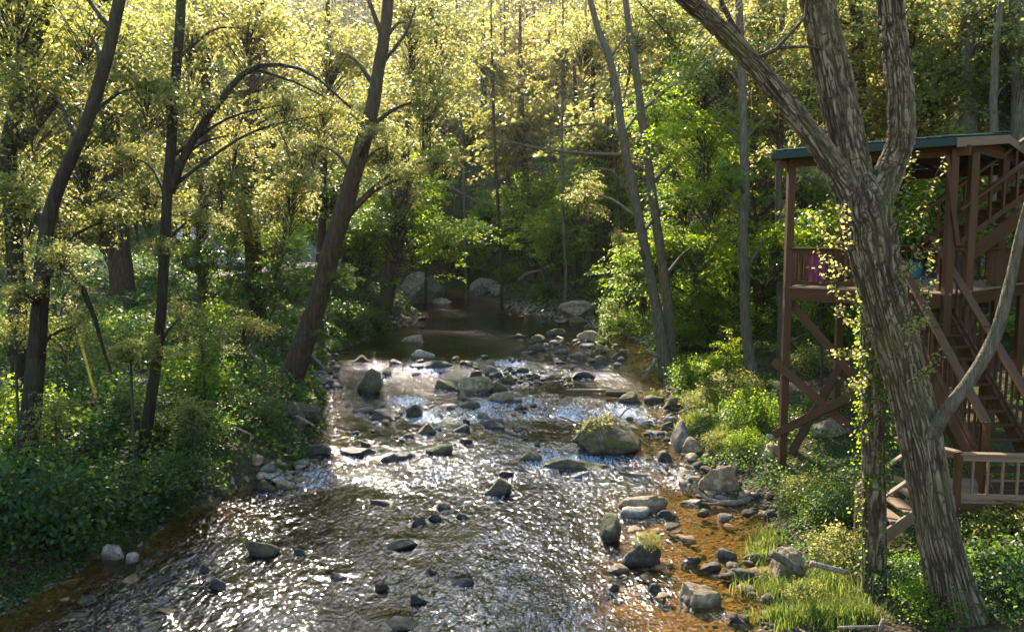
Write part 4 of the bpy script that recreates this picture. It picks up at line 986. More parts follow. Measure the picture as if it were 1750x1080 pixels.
def vine_trunk():
    Y = 11.6
    pts = [(1496, 990, 42), (1494, 880, 40), (1492, 760, 38), (1490, 640, 36), (1488, 540, 34), (1482, 440, 28), (1474, 330, 22)]
    A = [P(p[0], p[1], Y) for p in pts]; R = [p[2]/FPX*Y*.5 for p in pts]
    gz = Tz(A[0][0], A[0][1]); A[0][2] = min(A[0][2], gz-.2)
    root = empty('vine_clad_tree', (A[0][0], A[0][1], gz), 'slimmer upright trunk wrapped in leafy vine just left of the huge forked tree', 'tree')
    V, F, F2 = tube(A, R, 60, 200, .06, 44, .012)
    worldpart('trunk', V, [F, F2], [BARK_MAIN], root, smooth=True, attrs={'rid': LAST['rid']})
    r = np.random.default_rng(9); c = catmull(A, 200); n = 2400
    t = r.random(n); t = t**.8; cc = c[(t*199).astype(int)]
    an = r.uniform(math.pi*.6, math.pi*1.9, n)          # camera and left sides
    rad = np.interp(t, np.linspace(0, 1, len(R)), R)+np.abs(r.normal(size=n))*.065*(1+.8*vn(t*14, s=3))
    Pp = cc+np.stack([np.cos(an)*rad-.0, np.sin(an)*rad, r.normal(size=n)*.03], -1)
    keep = vn(t*16, an*1.2, s=8) > -.25; Pp = Pp[keep]; n = len(Pp); an = an[keep]
    Nl = nz(np.stack([np.cos(an)*.6, np.sin(an)*.6, np.ones(n)*.9], -1)+r.normal(size=(n, 3))*.5); Dl = nz(r.normal(size=(n, 3))+np.array((0, 0, -.4))); Dl = nz(Dl-Nl*(Dl*Nl).sum(-1, keepdims=True))
    LV, LF = leaf_quads(Pp, Nl, Dl, r.uniform(.03, .065, n), .8)
    worldpart('vine_leaves', LV, [LF], [LEAF_M], root, attrs={'rnd': np.repeat(r.uniform(.2, 1, n), 4)})
vine_trunk()

# ------------------------------------------------------------------ deck house with stairs
def box_mesh(l, w, t, bev=.006):
    bm = bmesh.new(); bmesh.ops.create_cube(bm, size=1.0)
    for v in bm.verts: v.co = (v.co.x*l, v.co.y*w, v.co.z*t)
    bmesh.ops.bevel(bm, geom=bm.edges[:], offset=min(bev, t*.2, w*.2), segments=1, affect='EDGES', profile=.5)
    me = bpy.data.meshes.new('board'); bm.to_mesh(me); bm.free(); return me
BCACHE = {}
def board(name, a, b, w, t, mat, parent, up=(0, 0, 1)):
    """a bar from a to b (world), w across, t along 'up'"""
    a = np.asarray(a, float); b = np.asarray(b, float); d = b-a; l = np.linalg.norm(d); x = d/l
    upv = np.asarray(up, float); y = np.cross(upv, x); y /= np.linalg.norm(y); z = np.cross(x, y)
    key = (round(l, 3), w, t, mat.name)
    if key not in BCACHE:
        me = box_mesh(l, w, t); me.materials.append(mat); BCACHE[key] = me
    o = bpy.data.objects.new(name, BCACHE[key]); col.objects.link(o)
    c = (a+b)/2-np.array(parent.location)
    M = Matrix(((x[0], y[0], z[0], c[0]), (x[1], y[1], z[1], c[1]), (x[2], y[2], z[2], c[2]), (0, 0, 0, 1)))
    o.parent = parent; o.matrix_local = M
    return o
def deck_house():
    A = P(1346, 490, 18.0); zd = A[2]
    u = np.array((.703, -.711, 0)); v = np.array((.711, .703, 0)); up = np.array((0, 0, 1.0))
    LW, DW = 3.3, 5.7
    B_ = A+u*LW; C_ = A+v*DW; D_ = B_+v*DW
    g = Tz(A[0], A[1])
    root = empty('deck_house', (A[0], A[1], g), 'brown raised timber deck with green gabled roof, stairs and cross braces on right bank', 'deck')
    bd = lambda nm, a, b, w, t, mat=WOOD, upv=(0, 0, 1): board(nm, a, b, w, t, mat, root, upv)
    ze = P(1346, 274, 18.0)[2]        # underside of the eave beam
    # posts
    def post(p, z1, w=.16):
        gz = Tz(p[0], p[1])
        bd('post', (p[0], p[1], gz-.35), (p[0], p[1], z1), w, w, WOOD, (1, 0, 0))
    for p in (A, B_, C_, D_, A+v*2.85, B_+v*1.3, B_+v*3.5): post(p, ze)
    # rim joists and beams
    for a, b in ((A, B_), (B_, D_), (D_, C_), (C_, A)):
        s = nz((b-a)[None])[0]
        bd('rim_joist', a-s*.1-up*.17, b+s*.1-up*.17, .05, .27)
    for k in range(1, 7):
        q = A+u*(LW*k/7); bd('joist', q-up*.18+v*.04, q+v*(DW-.04)-up*.18, .045, .2)
    for k in range(36):
        q = A-u*.06-v*.06+v*(k*.161+.08)
        bd('deck_board', q-up*.012+u*(-.04), q-up*.012+u*(LW+.16), .15, .035, WOOD_W)
    # railings
    def rail(a, b, zf0, zf1, mat=WOOD, h=.86, step=.135, posts=True, cap=.15):
        a = np.array((a[0], a[1], zf0)); b = np.array((b[0], b[1], zf1)); L = np.linalg.norm((b-a)[:2])
        bd('hand_rail', a+up*h, b+up*h, cap, .04, mat); bd('rail', a+up*(h-.07), b+up*(h-.07), .04, .09, mat); bd('rail', a+up*.10, b+up*.10, .04, .09, mat)
        n = max(2, int(L/step))
        for k in range(1, n):
            q = a+(b-a)*k/n; bd('baluster', q+up*.06, q+up*(h-.03), .038, .038, mat, (1, 0, 0))
    rail(A, A+u*2.15, zd, zd); rail(A, C_, zd, zd); rail(C_, D_, zd, zd); rail(B_+v*2.6, D_, zd, zd)
    bd('post', A+u*1.08-up*.25, A+u*1.08+up*.86, .10, .10, WOOD, (1, 0, 0)); bd('post', A+u*2.15-up*.25, A+u*2.15+up*.95, .10, .10, WOOD, (1, 0, 0))
    # roof
    ov, og = .55, .2
    zr = P(1703, 222, 16.9)[2]
    e0 = A-v*ov-u*og; e1 = B_-v*ov+u*og; r0 = A+v*DW/2-u*og; r1 = B_+v*DW/2+u*og; f0 = C_+v*ov-u*og; f1 = D_+v*ov+u*og
    zeave = P(1335, 262, 18.1)[2]
    for p in (e0, e1, f0, f1): p[2] = zeave
    for p in (r0, r1): p[2] = zr
    def slope_panels(a0, a1, b0, b1, nm):
        n = 14
        for k in range(n):
            t0, t1 = k/n, (k+1)/n
            p0 = a0+(a1-a0)*t0; p1 = a0+(a1-a0)*t1; q0 = b0+(b1-b0)*t0; q1 = b0+(b1-b0)*t1
            nr = nz(np.cross(p1-p0, q0-p0)[None])[0]; nr = nr if nr[2] > 0 else -nr
            V = []; prof = [(0, .012), (.06, .035), (.12, .012), (.5, .012), (1, .012)]
            for (t, hh) in prof:
                for top in (1, 0):
                    off = nr*(hh if top else -.01)
                    V += [p0+(p1-p0)*t+off, q0+(q1-q0)*t+off]
            V = np.array(V); F = []
            m = len(prof)
            for i in range(m-1):
                o = i*4; F += [(o, o+4, o+5, o+1), (o+2, o+3, o+7, o+6), (o, o+2, o+6, o+4), (o+1, o+5, o+7, o+3)]
            F += [(0, 1, 3, 2), ((m-1)*4, (m-1)*4+2, (m-1)*4+3, (m-1)*4+1)]
            worldpart('roof_panel', V, [np.array(F)], [ROOF], root)
    slope_panels(e0, e1, r0, r1, 'n'); slope_panels(f0, f1, r0, r1, 'f')
    bd('ridge_cap', r0+up*.03-u*.02, r1+up*.03+u*.02, .24, .03, ROOF)
    bd('fascia', e0-up*.10-v*.012, e1-up*.10-v*.012, .03, .15, ROOF); bd('fascia', f0-up*.10+v*.012, f1-up*.10+v*.012, .03, .15, ROOF)
    for (e, r, f, s) in ((e1, r1, f1, 1), (e0, r0, f0, -1)):
        for q in (e, f):
            bd('rake_board', q-up*.12+u*s*.02, r-up*.12+u*s*.02, .035, .18, WOOD_W)
    # beams carrying the roof
    zb = ze-.06
    def at(p, z): return np.array((p[0], p[1], z))
    bd('eave_beam', at(A, zb)-u*.3, at(B_, zb)+u*.3, .09, .2); bd('eave_beam', at(C_, zb)-u*.3, at(D_, zb)+u*.3, .09, .2)
    for p, q in ((A, C_), (B_, D_), (A+u*1.8, C_+u*1.8)):
        bd('tie_beam', at(p, zb+.15)-v*.35, at(q, zb+.15)+v*.35, .06, .17)
    for k in range(7):
        s = -og+.1+k*(LW+2*og-.2)/6
        for q0, sg in ((A-v*ov, 1), (C_+v*ov, -1)):
            a = at(q0+u*s, zeave-.1); b = at(A+v*DW/2+u*s, zr-.1); bd('rafter', a, b, .045, .12)
    # gable infill boards
    for p in (B_+u*.02, A-u*.02):
        for k in range(12):
            t0 = k/12; w0 = DW*(1/12); s0 = DW*t0; s1 = s0+w0
            zt0 = zeave+(zr-zeave)*(1-abs(s0+w0/2-DW/2)/(DW/2+ov))-.16
            if zt0 > zb+.27: bd('gable_board', at(p+v*(s0+w0/2), zb+.24), at(p+v*(s0+w0/2), zt0), w0-.01, .02, WOOD, tuple(u))
    # cross braces under the deck
    def br(p0, p1, y0, y1, dv=0.0):
        a = P(p0[0], p0[1], y0); b = P(p1[0], p1[1], y1); bd('brace', a, b, .19, .05, WOOD, (-.7, -.7, .2))
    def Yab(px):   # depth of the front plane A-B at a pixel column
        k = (px-875)/FPX; s = (k*A[1]-A[0])/(u[0]-k*u[1]); return A[1]+u[1]*s
    br((1322, 617), (1450, 728), Yab(1322)-.14, Yab(1450)-.14); br((1322, 743), (1472, 668), Yab(1322)-.21, Yab(1472)-.21)
    br((1347, 512), (1500, 690), Yab(1347)+.14, Yab(1500)+.14); br((1333, 808), (1438, 622), Yab(1333)+.22, Yab(1438)+1.5)
    br((1500, 560), (1640, 760), Yab(1500)+.2, Yab(1640)+.2)
    # knee brace by the near corner
    a = P(1617, 266, B_[1]-.1); b = P(1636, 420, B_[1]-.1); bd('brace', a, b, .09, .09, WOOD, (0, -1, 0))
    # main flight towards the camera
    lt = np.array((7.80, 16.35, zd)); rb = P(1682, 716, 13.1); zl = 1.25
    dirv = rb-np.array((lt[0], lt[1], zd+.86)); dirv = dirv/abs(dirv[2])
    lb = lt+dirv*(zd-zl)
    wv = np.array((.98, .06, 0))
    for s in (0, 1):
        a = lt+wv*s; b = lb+wv*s
        bd('stringer', a-up*.16, b-up*.10, .05, .27)
        rail_end = a+(b-a)*.84
        bd('hand_rail', a+up*.87+dirv*-.25, rail_end+up*.87, .16, .045); bd('rail', a+up*.79, rail_end+up*.79, .04, .09); bd('rail', a+up*.16, rail_end+up*.16, .04, .09)
        n = 20
        for k in range(1, n):
            q = a+(rail_end-a)*k/n; bd('baluster', q+up*.12, q+up*.84, .038, .038, WOOD, (1, 0, 0))
        for t in (.02, .42, .84):
            q = a+(b-a)*t; gz = Tz(q[0], q[1]); bd('post', at(q, gz-.3) if t > .3 else q-up*.4, q+up*.9, .10, .10, WOOD, (1, 0, 0))
    nt_ = 17
    for k in range(1, nt_):
        q = lt+(lb-lt)*k/nt_; bd('tread', q+wv*.02, q+wv*.98, .24, .04)
    for k in range(5):      # boards that fill the wedge between deck edge and stair head
        q = lt+np.array((0, .10+.155*k, -.012)); bd('deck_board', q-wv*.02, q+wv*1.02, .15, .034, WOOD_W)
    # upper flight rising to the right
    ha = P(1646, 354, 16.5); hb = P(1750, 280, 16.9); ud = (hb-ha)/np.linalg.norm((hb-ha)[:2]); pv_ = np.array((-ud[1], ud[0], 0))
    for off in (0, 1.0):
        a = ha+pv_*off; b = a+ud*3.3
        bd('hand_rail', a-ud*.1, b, .12, .06); bd('rail', a-up*.70, b-up*.70, .045, .11); bd('stringer', a+ud*.15-up*1.12, b-up*1.12, .05, .30)
        for k in range(1, 10):
            q = a+ud*(k*.34); bd('baluster', q-up*.75, q-up*.02, .07, .05, WOOD, (1, 0, 0))
    slope_ = ud[2]
    for k in range(11):
        q = ha+ud*(.28*k+.1)-up*.93; bd('tread', q, q+pv_*1.0, .27, .04)
    q = ha+ud*3.2; bd('post', at(q, Tz(q[0], q[1])-.3), q+up*.1, .12, .12, WOOD, (1, 0, 0)); q = q+pv_; bd('post', at(q, Tz(q[0], q[1])-.3), q+up*.1, .12, .12, WOOD, (1, 0, 0))
    # lower landing
    c0 = P(1640, 776, 12.6); zf = c0[2]-.80; zl2 = zf
    fu = np.array((.995, -.10, 0)); fv = np.array((.10, .995, 0))
    cf = at(c0, zf)
    for k in range(9):
        q = cf+fv*(.075+.15*k); bd('landing_board', q-fu*.25, q+fu*2.3, .142, .035, WOOD_W)
    bd('rim_joist', cf-fu*.25-up*.12, cf+fu*2.3-up*.12, .05, .2); bd('rim_joist', cf-fu*.25+fv*1.35-up*.12, cf+fu*2.3+fv*1.35-up*.12, .05, .2)
    for s in (0, 1.1, 2.25):
        for t in (.03, 1.3):
            q = cf+fu*s+fv*t; bd('post', at(q, Tz(q[0], q[1])-.3), q+up*(.84 if t < 1 else -.02), .10, .10, WOOD, (1, 0, 0))
    rail(cf+fv*.03, cf+fu*2.3+fv*.03, zf, zf, WOOD_W, .80, .22, cap=.15)
    rail(cf+fv*.05, cf+np.array((-.55, 1.0, 0)), zf, zf, WOOD_W, .82, .2)
    # low steps down to the left of the landing
    a = cf+np.array((-.2, .35, -.05)); b = a+np.array((-.95, -.1, -.62))
    for s in (0, .8):
        o_ = np.array((0, s, 0)); bd('stringer', a+o_-up*.08, b+o_-up*.08, .05, .2, WOOD_W); bd('hand_rail', a+o_+up*.62, b+o_+up*.62, .09, .04, WOOD_W)
        bd('post', at(b+o_, Tz((b+o_)[0], (b+o_)[1])-.2), b+o_+up*.62, .08, .08, WOOD_W, (1, 0, 0))
    for k in range(4):
        q = a+(b-a)*(k+.5)/4; bd('tread', q, q+np.array((0, .8, 0)), .26, .04, WOOD_W)
    return A, u, v, zd
A_, u_, v_, zd_ = deck_house()

# towel over the rail
def cloth():
    a = A_+u_*.42+v_*.05; n, m = 14, 16
    V = []
    for j in range(m):
        for i in range(n):
            s = i/(n-1)*.42; t = j/(m-1)
            off = .05+.035*math.sin(i*1.5+t*2)*t
            V.append(a+u_*(s*(1-.12*t))+v_*off+np.array((0, 0, .80-.74*t)))
    idn = np.arange(n*m).reshape(m, n); F = np.stack([idn[:-1, :-1], idn[:-1, 1:], idn[1:, 1:], idn[1:, :-1]], -1).reshape(-1, 4)
    V = np.array(V); V2 = V+v_*.012; k = len(V)
    ring = np.concatenate([idn[0], idn[1:, -1], idn[-1, ::-1][1:], idn[::-1, 0][1:-1]])
    S = np.stack([ring, np.roll(ring, -1), np.roll(ring, -1)+k, ring+k], -1)
    base = a+np.array((0, 0, .0))
    o = put('towel', mesh_np('towel', np.vstack([V, V2])-base, [F, F[:, ::-1]+k, S], [PURPLE], smooth=True), None, Vector(base))
    tag(o, 'purple towel hanging inside the left railing of the raised deck', 'towel')
cloth()
def tub():
    c = P(1568, 462, 17.4); c[2] = zd_
    root = empty('plastic_chair', c, 'low teal plastic chair standing on the raised deck behind the stair rail', 'chair')
    def rounded(name, V, F): worldpart(name, V, F, [TEAL], root, smooth=True)
    th = np.linspace(0, 2*np.pi, 20, endpoint=False)
    def slab(cen, ax, ay, az, rx, ry, t):
        V = []
        for (s, k) in ((.92, -1), (1, -.5), (1, .5), (.92, 1)):
            for a in th:
                ca, sa = math.cos(a), math.sin(a); e = .6
                V.append(cen+ax*rx*s*np.sign(ca)*abs(ca)**e+ay*ry*s*np.sign(sa)*abs(sa)**e+az*t*k*.5)
        n = 20; F = []
        for r_ in range(3):
            for i in range(n): F.append((r_*n+i, r_*n+(i+1) % n, (r_+1)*n+(i+1) % n, (r_+1)*n+i))
        return np.array(V), [np.array(F), np.array([list(range(n))[::-1]]), np.array([list(range(3*n, 4*n))])]
    X, Yv, Z = np.eye(3)
    rounded('seat', *slab(c+Z*.42, X, Yv, Z, .27, .26, .04))
    rounded('backrest', *slab(c+Z*.68+Yv*.24, X, nz((Z+Yv*.15)[None])[0], Yv, .27, .27, .035))
    for sx in (-1, 1):
        rounded('armrest', *slab(c+Z*.64+X*.28*sx, Yv, X, Z, .25, .035, .03))
        for sy in (-1, 1):
            p = c+X*.24*sx+Yv*.22*sy
            V, F, F2 = tube([p+Z*.02, p+Z*.42], [.02, .028], 8, 4, 0, 0); worldpart('leg', V, [F, F2], [TEAL], root, smooth=True)
tub()
for o_ in [o for o in bpy.data.objects if o.name == 'plastic_chair']: o_.scale = (.75, .75, .6)

# ------------------------------------------------------------------ small things on the left bank
def guy():
    hb_ = hitT(180, 745); b = P(174, 716, hb_[1]); a = P(118, 512, hb_[1]+.8); d = nz((b-a)[None])[0]
    g = Tz(b[0], b[1]); b2 = b+d*max(0, (b[2]-g)/max(.1, -d[2])+.1)
    root = empty('guy_wire', b2, 'slanting guy wire in a yellow plastic guard among left bank bushes', 'guy wire')
    V, F, F2 = tube([a-d*5, b2], [.007, .007], 6, 4, 0); worldpart('wire', V, [F, F2], [STEEL], root, smooth=True)
    V, F, F2 = tube([a, a+(b-a)*.5, b], [.024, .028, .03], 10, 10, .02); worldpart('guard', V, [F, F2], [YELLOW], root, smooth=True)
guy()
def car():
    c = hitT(372, 396, 30, 90); c = P(372, 392, 58); c[2] = Tz(c[0], c[1])
    root = empty('parked_car', c, 'pale blue car parked beyond the lane, glimpsed through the left trees', 'car')
    X = nz(np.array([(.9, .43, 0)]))[0]; Yv = np.array((-X[1], X[0], 0)); Z = np.array((0, 0, 1.0))
    def loft(name, prof, w, mat, inset=0.0, par=root):
        # side profile in (x,z), extruded across with tumblehome
        V = []; n = len(prof)
        for s in (-1, -.85, .85, 1):
            for (x, z, wk) in prof:
                k = .94 if abs(s) == 1 else 1.0
                V.append(c+X*x*k+Yv*s*w*wk+Z*(z if abs(s) < 1 else (z-.5)*k+.5))
        V = np.array(V); F = []
        for r_ in range(3):
            for i in range(n): F.append((r_*n+i, r_*n+(i+1) % n, (r_+1)*n+(i+1) % n, (r_+1)*n+i))
        worldpart(name, V, [np.array(F), np.array([list(range(n))[::-1]]), np.array([list(range(3*n, 4*n))])], [mat], par)
    loft('body', [(-2.1, .35, 1), (2.1, .35, 1), (2.2, .6, 1), (2.05, .82, 1), (.95, .95, .98), (-1.5, .98, .98), (-2.1, .9, 1), (-2.2, .6, 1)], .85, CARP)
    loft('cabin', [(1.0, .93, .95), (.35, 1.42, .80), (-.95, 1.45, .80), (-1.6, .96, .95)], .82, CARP)
    loft('window', [(.80, 1.0, .965), (.33, 1.36, .83), (-.85, 1.38, .83), (-1.3, 1.02, .965)], .82, GLASS)
    for sx in (1.35, -1.35):
        for sy in (-.78, .78):
            p = c+X*sx+Yv*sy+Z*.32; V, F, F2 = tube([p-Yv*.1, p+Yv*.1], [.32, .32], 18, 3, 0); worldpart('wheel', V, [F, F2], [TYRE], root)
    for sy in (-.6, .6):
        p = c+X*2.14+Yv*sy+Z*.66; V, F, F2 = tube([p, p+X*.05], [.11, .1], 10, 3, 0); worldpart('headlight', V, [F, F2], [STEEL], root)
car()
def cabin():
    c = P(372, 380, 64); c[2] = Tz(c[0], c[1])
    root = empty('cabin', c, 'small blue-grey cabin behind the parked car, mostly hidden by trees', 'building')
    X = nz(np.array([(.95, .3, 0)]))[0]; Yv = np.array((-X[1], X[0], 0)); Z = np.array((0, 0, 1.0))
    w, d, h = 2.6, 2.0, 2.6
    for k in range(13):
        z = .2*k; bq = c+Z*(z+.1)-Z*.3
        board('siding_board', bq-X*w-Yv*d, bq+X*w-Yv*d, .03, .205, WALLP, root); board('siding_board', bq-X*w+Yv*d, bq+X*w+Yv*d, .03, .205, WALLP, root)
        board('siding_board', bq-X*w-Yv*d, bq-X*w+Yv*d, .03, .203, WALLP, root); board('siding_board', bq+X*w-Yv*d, bq+X*w+Yv*d, .03, .203, WALLP, root)
    for sx in (-.9, .9):
        f = c+X*sx-Yv*(d+.03)+Z*1.5
        board('window', f-X*.45, f+X*.45, .04, .9, GLASS, root)
    for s in (-1, 1):
        a = c+Z*(h-.35)+Yv*s*(d+.4); b = c+Z*(h+.8)
        for k in range(8):
            q = X*(-w-.3+(k+.5)*(2*w+.6)/8); board('roof_panel', a+q, b+q+Z*.02*(s > 0), (2*w+.6)/8-.01, .05, GLASS, root)
    for s in (-1, 1):
        for k in range(6):
            t = (k+.5)/6; yy = -d+2*d*t; zt = h-.35+1.1*(1-abs(yy)/d); q = c+X*s*w+Yv*yy
            board('gable_board', q+Z*(h-.32), q+Z*zt, .62, .03, WALLP, root, tuple(X))
cabin()

# driftwood and dead wood
def stick(name, label, cat, paths, mat, Y, group=None, anchor=None):
    """paths: lists of (px,py,w,dY)"""
    root = None
    for k, pth in enumerate(paths):
        A = [P(q[0], q[1], Y+(q[3] if len(q) > 3 else 0)) for q in pth]; R = [q[2]/FPX*Y*.5 for q in pth]
        if root is None: root = empty(name, A[0], label, cat, group)
        V, F, F2 = tube(A, R, 9, None, .14, int(pth[0][0]), wob=.03)
        worldpart('main_stem' if k == 0 else 'branch', V, [F, F2], [mat], root, smooth=True)
stick('driftwood', 'bleached forked driftwood leaning into the water beside the tall leaning pair', 'driftwood',
      [[(1136, 603, 9, .3), (1122, 612, 8), (1112, 630, 7), (1095, 655, 4)], [(1128, 610, 8), (1115, 604, 6), (1105, 598, 4)], [(1120, 632, 4), (1105, 632, 3), (1092, 638, 2)]], DRIFT, 30.2)
stick('driftwood', 'curved bleached branch lying in front of the large tan block', 'driftwood',
      [[(1332, 815, 12, 0), (1300, 845, 12, -.7), (1262, 858, 10, -1.1), (1225, 858, 8, -1.1), (1195, 845, 5, -.9), (1186, 822, 4, -.8)], [(1240, 858, 6, -1.1), (1218, 862, 5, -1.2), (1200, 858, 3, -1.2)]], DRIFT, 17.9)
stick('driftwood', 'long grey pole lying along the bank behind the deck corner post', 'driftwood',
      [[(1270, 800, 10), (1310, 806, 9), (1350, 802, 7), (1420, 798, 5)], [(1300, 812, 6), (1340, 806, 5), (1400, 800, 4)]], DRIFT, 18.6)
stick('fallen_branch', 'pale bare branch slanting up over the far pool right shore', 'branch',
      [[(885, 480, 5), (905, 466, 5), (925, 462, 4), (945, 445, 4), (975, 430, 3), (990, 420, 2)], [(925, 462, 2), (930, 480, 2), (935, 500, 2)]], DRIFT, 62)
stick('fallen_branch', 'thin bare branch arching across the shade above the far pool', 'branch',
      [[(770, 320, 3), (820, 345, 3), (860, 354, 3), (905, 362, 3)]], DRIFT, 66)
stick('fallen_branch', 'bare twig lying against the weed-topped boulder', 'branch',
      [[(958, 712, 4, .6), (985, 722, 4, .3), (1005, 732, 4)], [(1060, 712, 3, .3), (1072, 698, 3, .4), (1088, 693, 2, .5)], [(1075, 735, 5, .2), (1095, 752, 4), (1112, 765, 3, -.3)]], DRIFT, 21.0)
stick('log', 'thin pale log lying across the creek right of the pebble bar', 'log', [[(968, 667, 5), (1010, 667, 6), (1050, 668, 5)]], DRIFT, 27.6)
stick('log', 'short brown log by the first grass-topped mossy rock', 'log', [[(1035, 672, 9), (1060, 674, 12), (1082, 674, 12)]], BARK_B, 26.8)
stick('log', 'rotting pale log end on the right bank above the bright grass', 'log', [[(1318, 945, 14), (1345, 960, 15), (1372, 982, 13)], ], BARK_G, 11.7)
stick('plank', 'weathered plank lying on the right bank above the bright grass', 'plank', [[(1385, 962, 10), (1415, 970, 10), (1448, 978, 9)]], DRIFT, 11.2)
stick('fallen_branch', 'white twig lying on the grass at the bottom right edge', 'branch', [[(1432, 1072, 5), (1470, 1071, 5), (1515, 1070, 4)], [(1505, 1080, 9), (1508, 1062, 8), (1512, 1058, 5)]], DRIFT, 9.6)
for k, (pth, Y, lab) in enumerate([
   ([(425, 596, 4), (445, 625, 5), (452, 648, 4)], 24, 'thin grey dead stick leaning left of the leaning tree base'),
   ([(408, 655, 4), (420, 665, 5), (438, 685, 4)], 21.5, 'pale crooked dead stick in the undergrowth below the leaning tree'),
   ([(532, 605, 5), (545, 620, 5), (556, 632, 4)], 26.5, 'dead stick slanting to the water right of the leaning tree'),
   ([(505, 710, 4), (520, 718, 5), (538, 728, 4)], 20.5, 'pale stick lying on top of the left bank bulge'),
   ([(382, 745, 3), (395, 732, 3), (415, 730, 3), (432, 750, 3), (425, 775, 2)], 18, 'thin bent vine stem looping over the left bank'),
   ([(185, 930, 4), (195, 945, 4), (205, 948, 3)], 13, 'small grey twig above the pale rounded rock at lower left')]):
    stick('dead_stick', lab, 'stick', [pth], DRIFT, Y)
# far boulder, slab, sandy point, earth bank
def big(name, label, px, py, w, h, Y, kind, seed, tilt=0, depth=.8):
    c = P(px, py, Y); gz = Tz(c[0], c[1]); a = w/FPX*Y*.5; hh = h/FPX*Y
    V, F = make_rock(seed, a, a*depth, hh*.62, 4, 0)
    V[:, 2] += hh*.40
    if tilt:
        ct, st = math.cos(tilt), math.sin(tilt); x = V[:, 0]*ct-V[:, 2]*st; z = V[:, 0]*st+V[:, 2]*ct; V[:, 0] = x; V[:, 2] = z
    zb = min(c[2], gz+.05)
    o = put(name, mesh_np(name, V, [F], [ROCK[kind]], attrs={'wet': np.zeros(len(V))}), None, (c[0], Y, zb)); tag(o, label, 'rock')
big('boulder', 'huge pale grey boulder at the head of the far pool', 717, 507, 100, 58, 62, 'g', 61)
big('boulder', 'tilted grey slab on the shore right of the huge far boulder', 828, 500, 60, 30, 66, 'g', 63, .5, .6)
big('boulder', 'low grey rock wedged against the tilted far slab', 850, 505, 34, 20, 64, 'g', 64, .2)
big('boulder', 'dark rock half hidden behind the slanting tree on the sandy point', 642, 487, 34, 16, 66, 'd', 65)
big('boulder', 'brown rock at the right foot of the huge far boulder', 757, 506, 36, 18, 61, 't', 66)
big('earth_mound', 'bare brown earth bank above the right shore of the far pool', 985, 548, 74, 34, 50, 't', 67)
big('boulder', 'mossy rock at the foot of the brown earth bank', 985, 552, 40, 16, 47.5, 'm', 68)
big('boulder', 'mossy bulge of the left bank below the big leaning tree', 515, 722, 84, 46, 22.0, 'm', 69)
big('boulder', 'broken tan rock in the ferny bank under the deck house', 1320, 790, 70, 40, 18.8, 't', 70)
big('boulder', 'grey rock with grass in front, above the bottom right shallows', 1345, 935, 66, 60, 12.8, 't', 71)
big('boulder', 'brown stone heap under the deck braces', 1415, 750, 70, 36, 19.8, 't', 72)
big('boulder', 'pale rock peeping from ferns right of the tan block', 1318, 775, 30, 36, 19.3, 'p', 73)

# ------------------------------------------------------------------ shrubs
def shrub_mesh(seed, R, H, ns, nl, leaf, mat, up=.6):
    r = np.random.default_rng(seed)
    an = r.uniform(0, 6.283, ns); rr = r.random(ns)**.5*R; hz = H*r.random(ns)**.7*(1-.45*(rr/R)**2)
    C = np.stack([np.cos(an)*rr, np.sin(an)*rr, hz+.05], -1)
    k = np.repeat(np.arange(ns), nl); n = len(k)
    Pp = C[k]+r.normal(size=(n, 3))*np.array((.14, .14, .08))*R
    Pp[:, 2] = np.maximum(Pp[:, 2], .02)
    outw = nz(C*np.array((1, 1, .4)))[k]
    Nl = nz(np.array((0, 0, up))+outw*.5+r.normal(size=(n, 3))*.5); Dl = nz(outw+r.normal(size=(n, 3))*.7); Dl = nz(Dl-Nl*(Dl*Nl).sum(-1, keepdims=True))
    V, F = leaf_quads(Pp, Nl, Dl, leaf*r.uniform(.55, 1.3, n))
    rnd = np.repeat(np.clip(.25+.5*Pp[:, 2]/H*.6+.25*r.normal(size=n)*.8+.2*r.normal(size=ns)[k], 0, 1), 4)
    stems = []
    for i in range(0, ns, max(1, ns//14)):
        stems.append(tube([(0, 0, -.1), C[i]*.5+np.array((0, 0, .1)), C[i]], [.012, .008, .003], 4, 5, 0))
    SV, SF = join(stems)
    return mesh_np('foliage', V, [F], [mat], attrs={'rnd': rnd}), mesh_np('stem', SV, SF, [TWIG])
SH = [shrub_mesh(1, .8, .9, 130, 26, .075, LEAF_G), shrub_mesh(2, .9, .7, 130, 26, .07, LEAF_G), shrub_mesh(3, .8, 1.0, 130, 24, .07, LEAF_M), shrub_mesh(4, .8, .8, 120, 24, .065, LEAF_Y),
      shrub_mesh(5, 1.2, 1.3, 150, 26, .12, LEAF_G), shrub_mesh(6, 1.2, 1.3, 150, 26, .12, LEAF_M)]
def shrub(px, py, s, k, label, Y=None, cat='shrub', name='shrub'):
    p = hitT(px, py) if Y is None else P(px, py, Y)
    if Y is not None: p[2] = Tz(p[0], p[1])
    if px < 470 and py > 560: s *= 1.25
    root = empty(name, p, label, cat, 'bushes on the creek banks')
    rz = random.uniform(0, 6.28)
    put('foliage', SH[k][0], root, (0, 0, 0), (0, 0, rz), s); put('stem', SH[k][1], root, (0, 0, 0), (0, 0, rz), s)
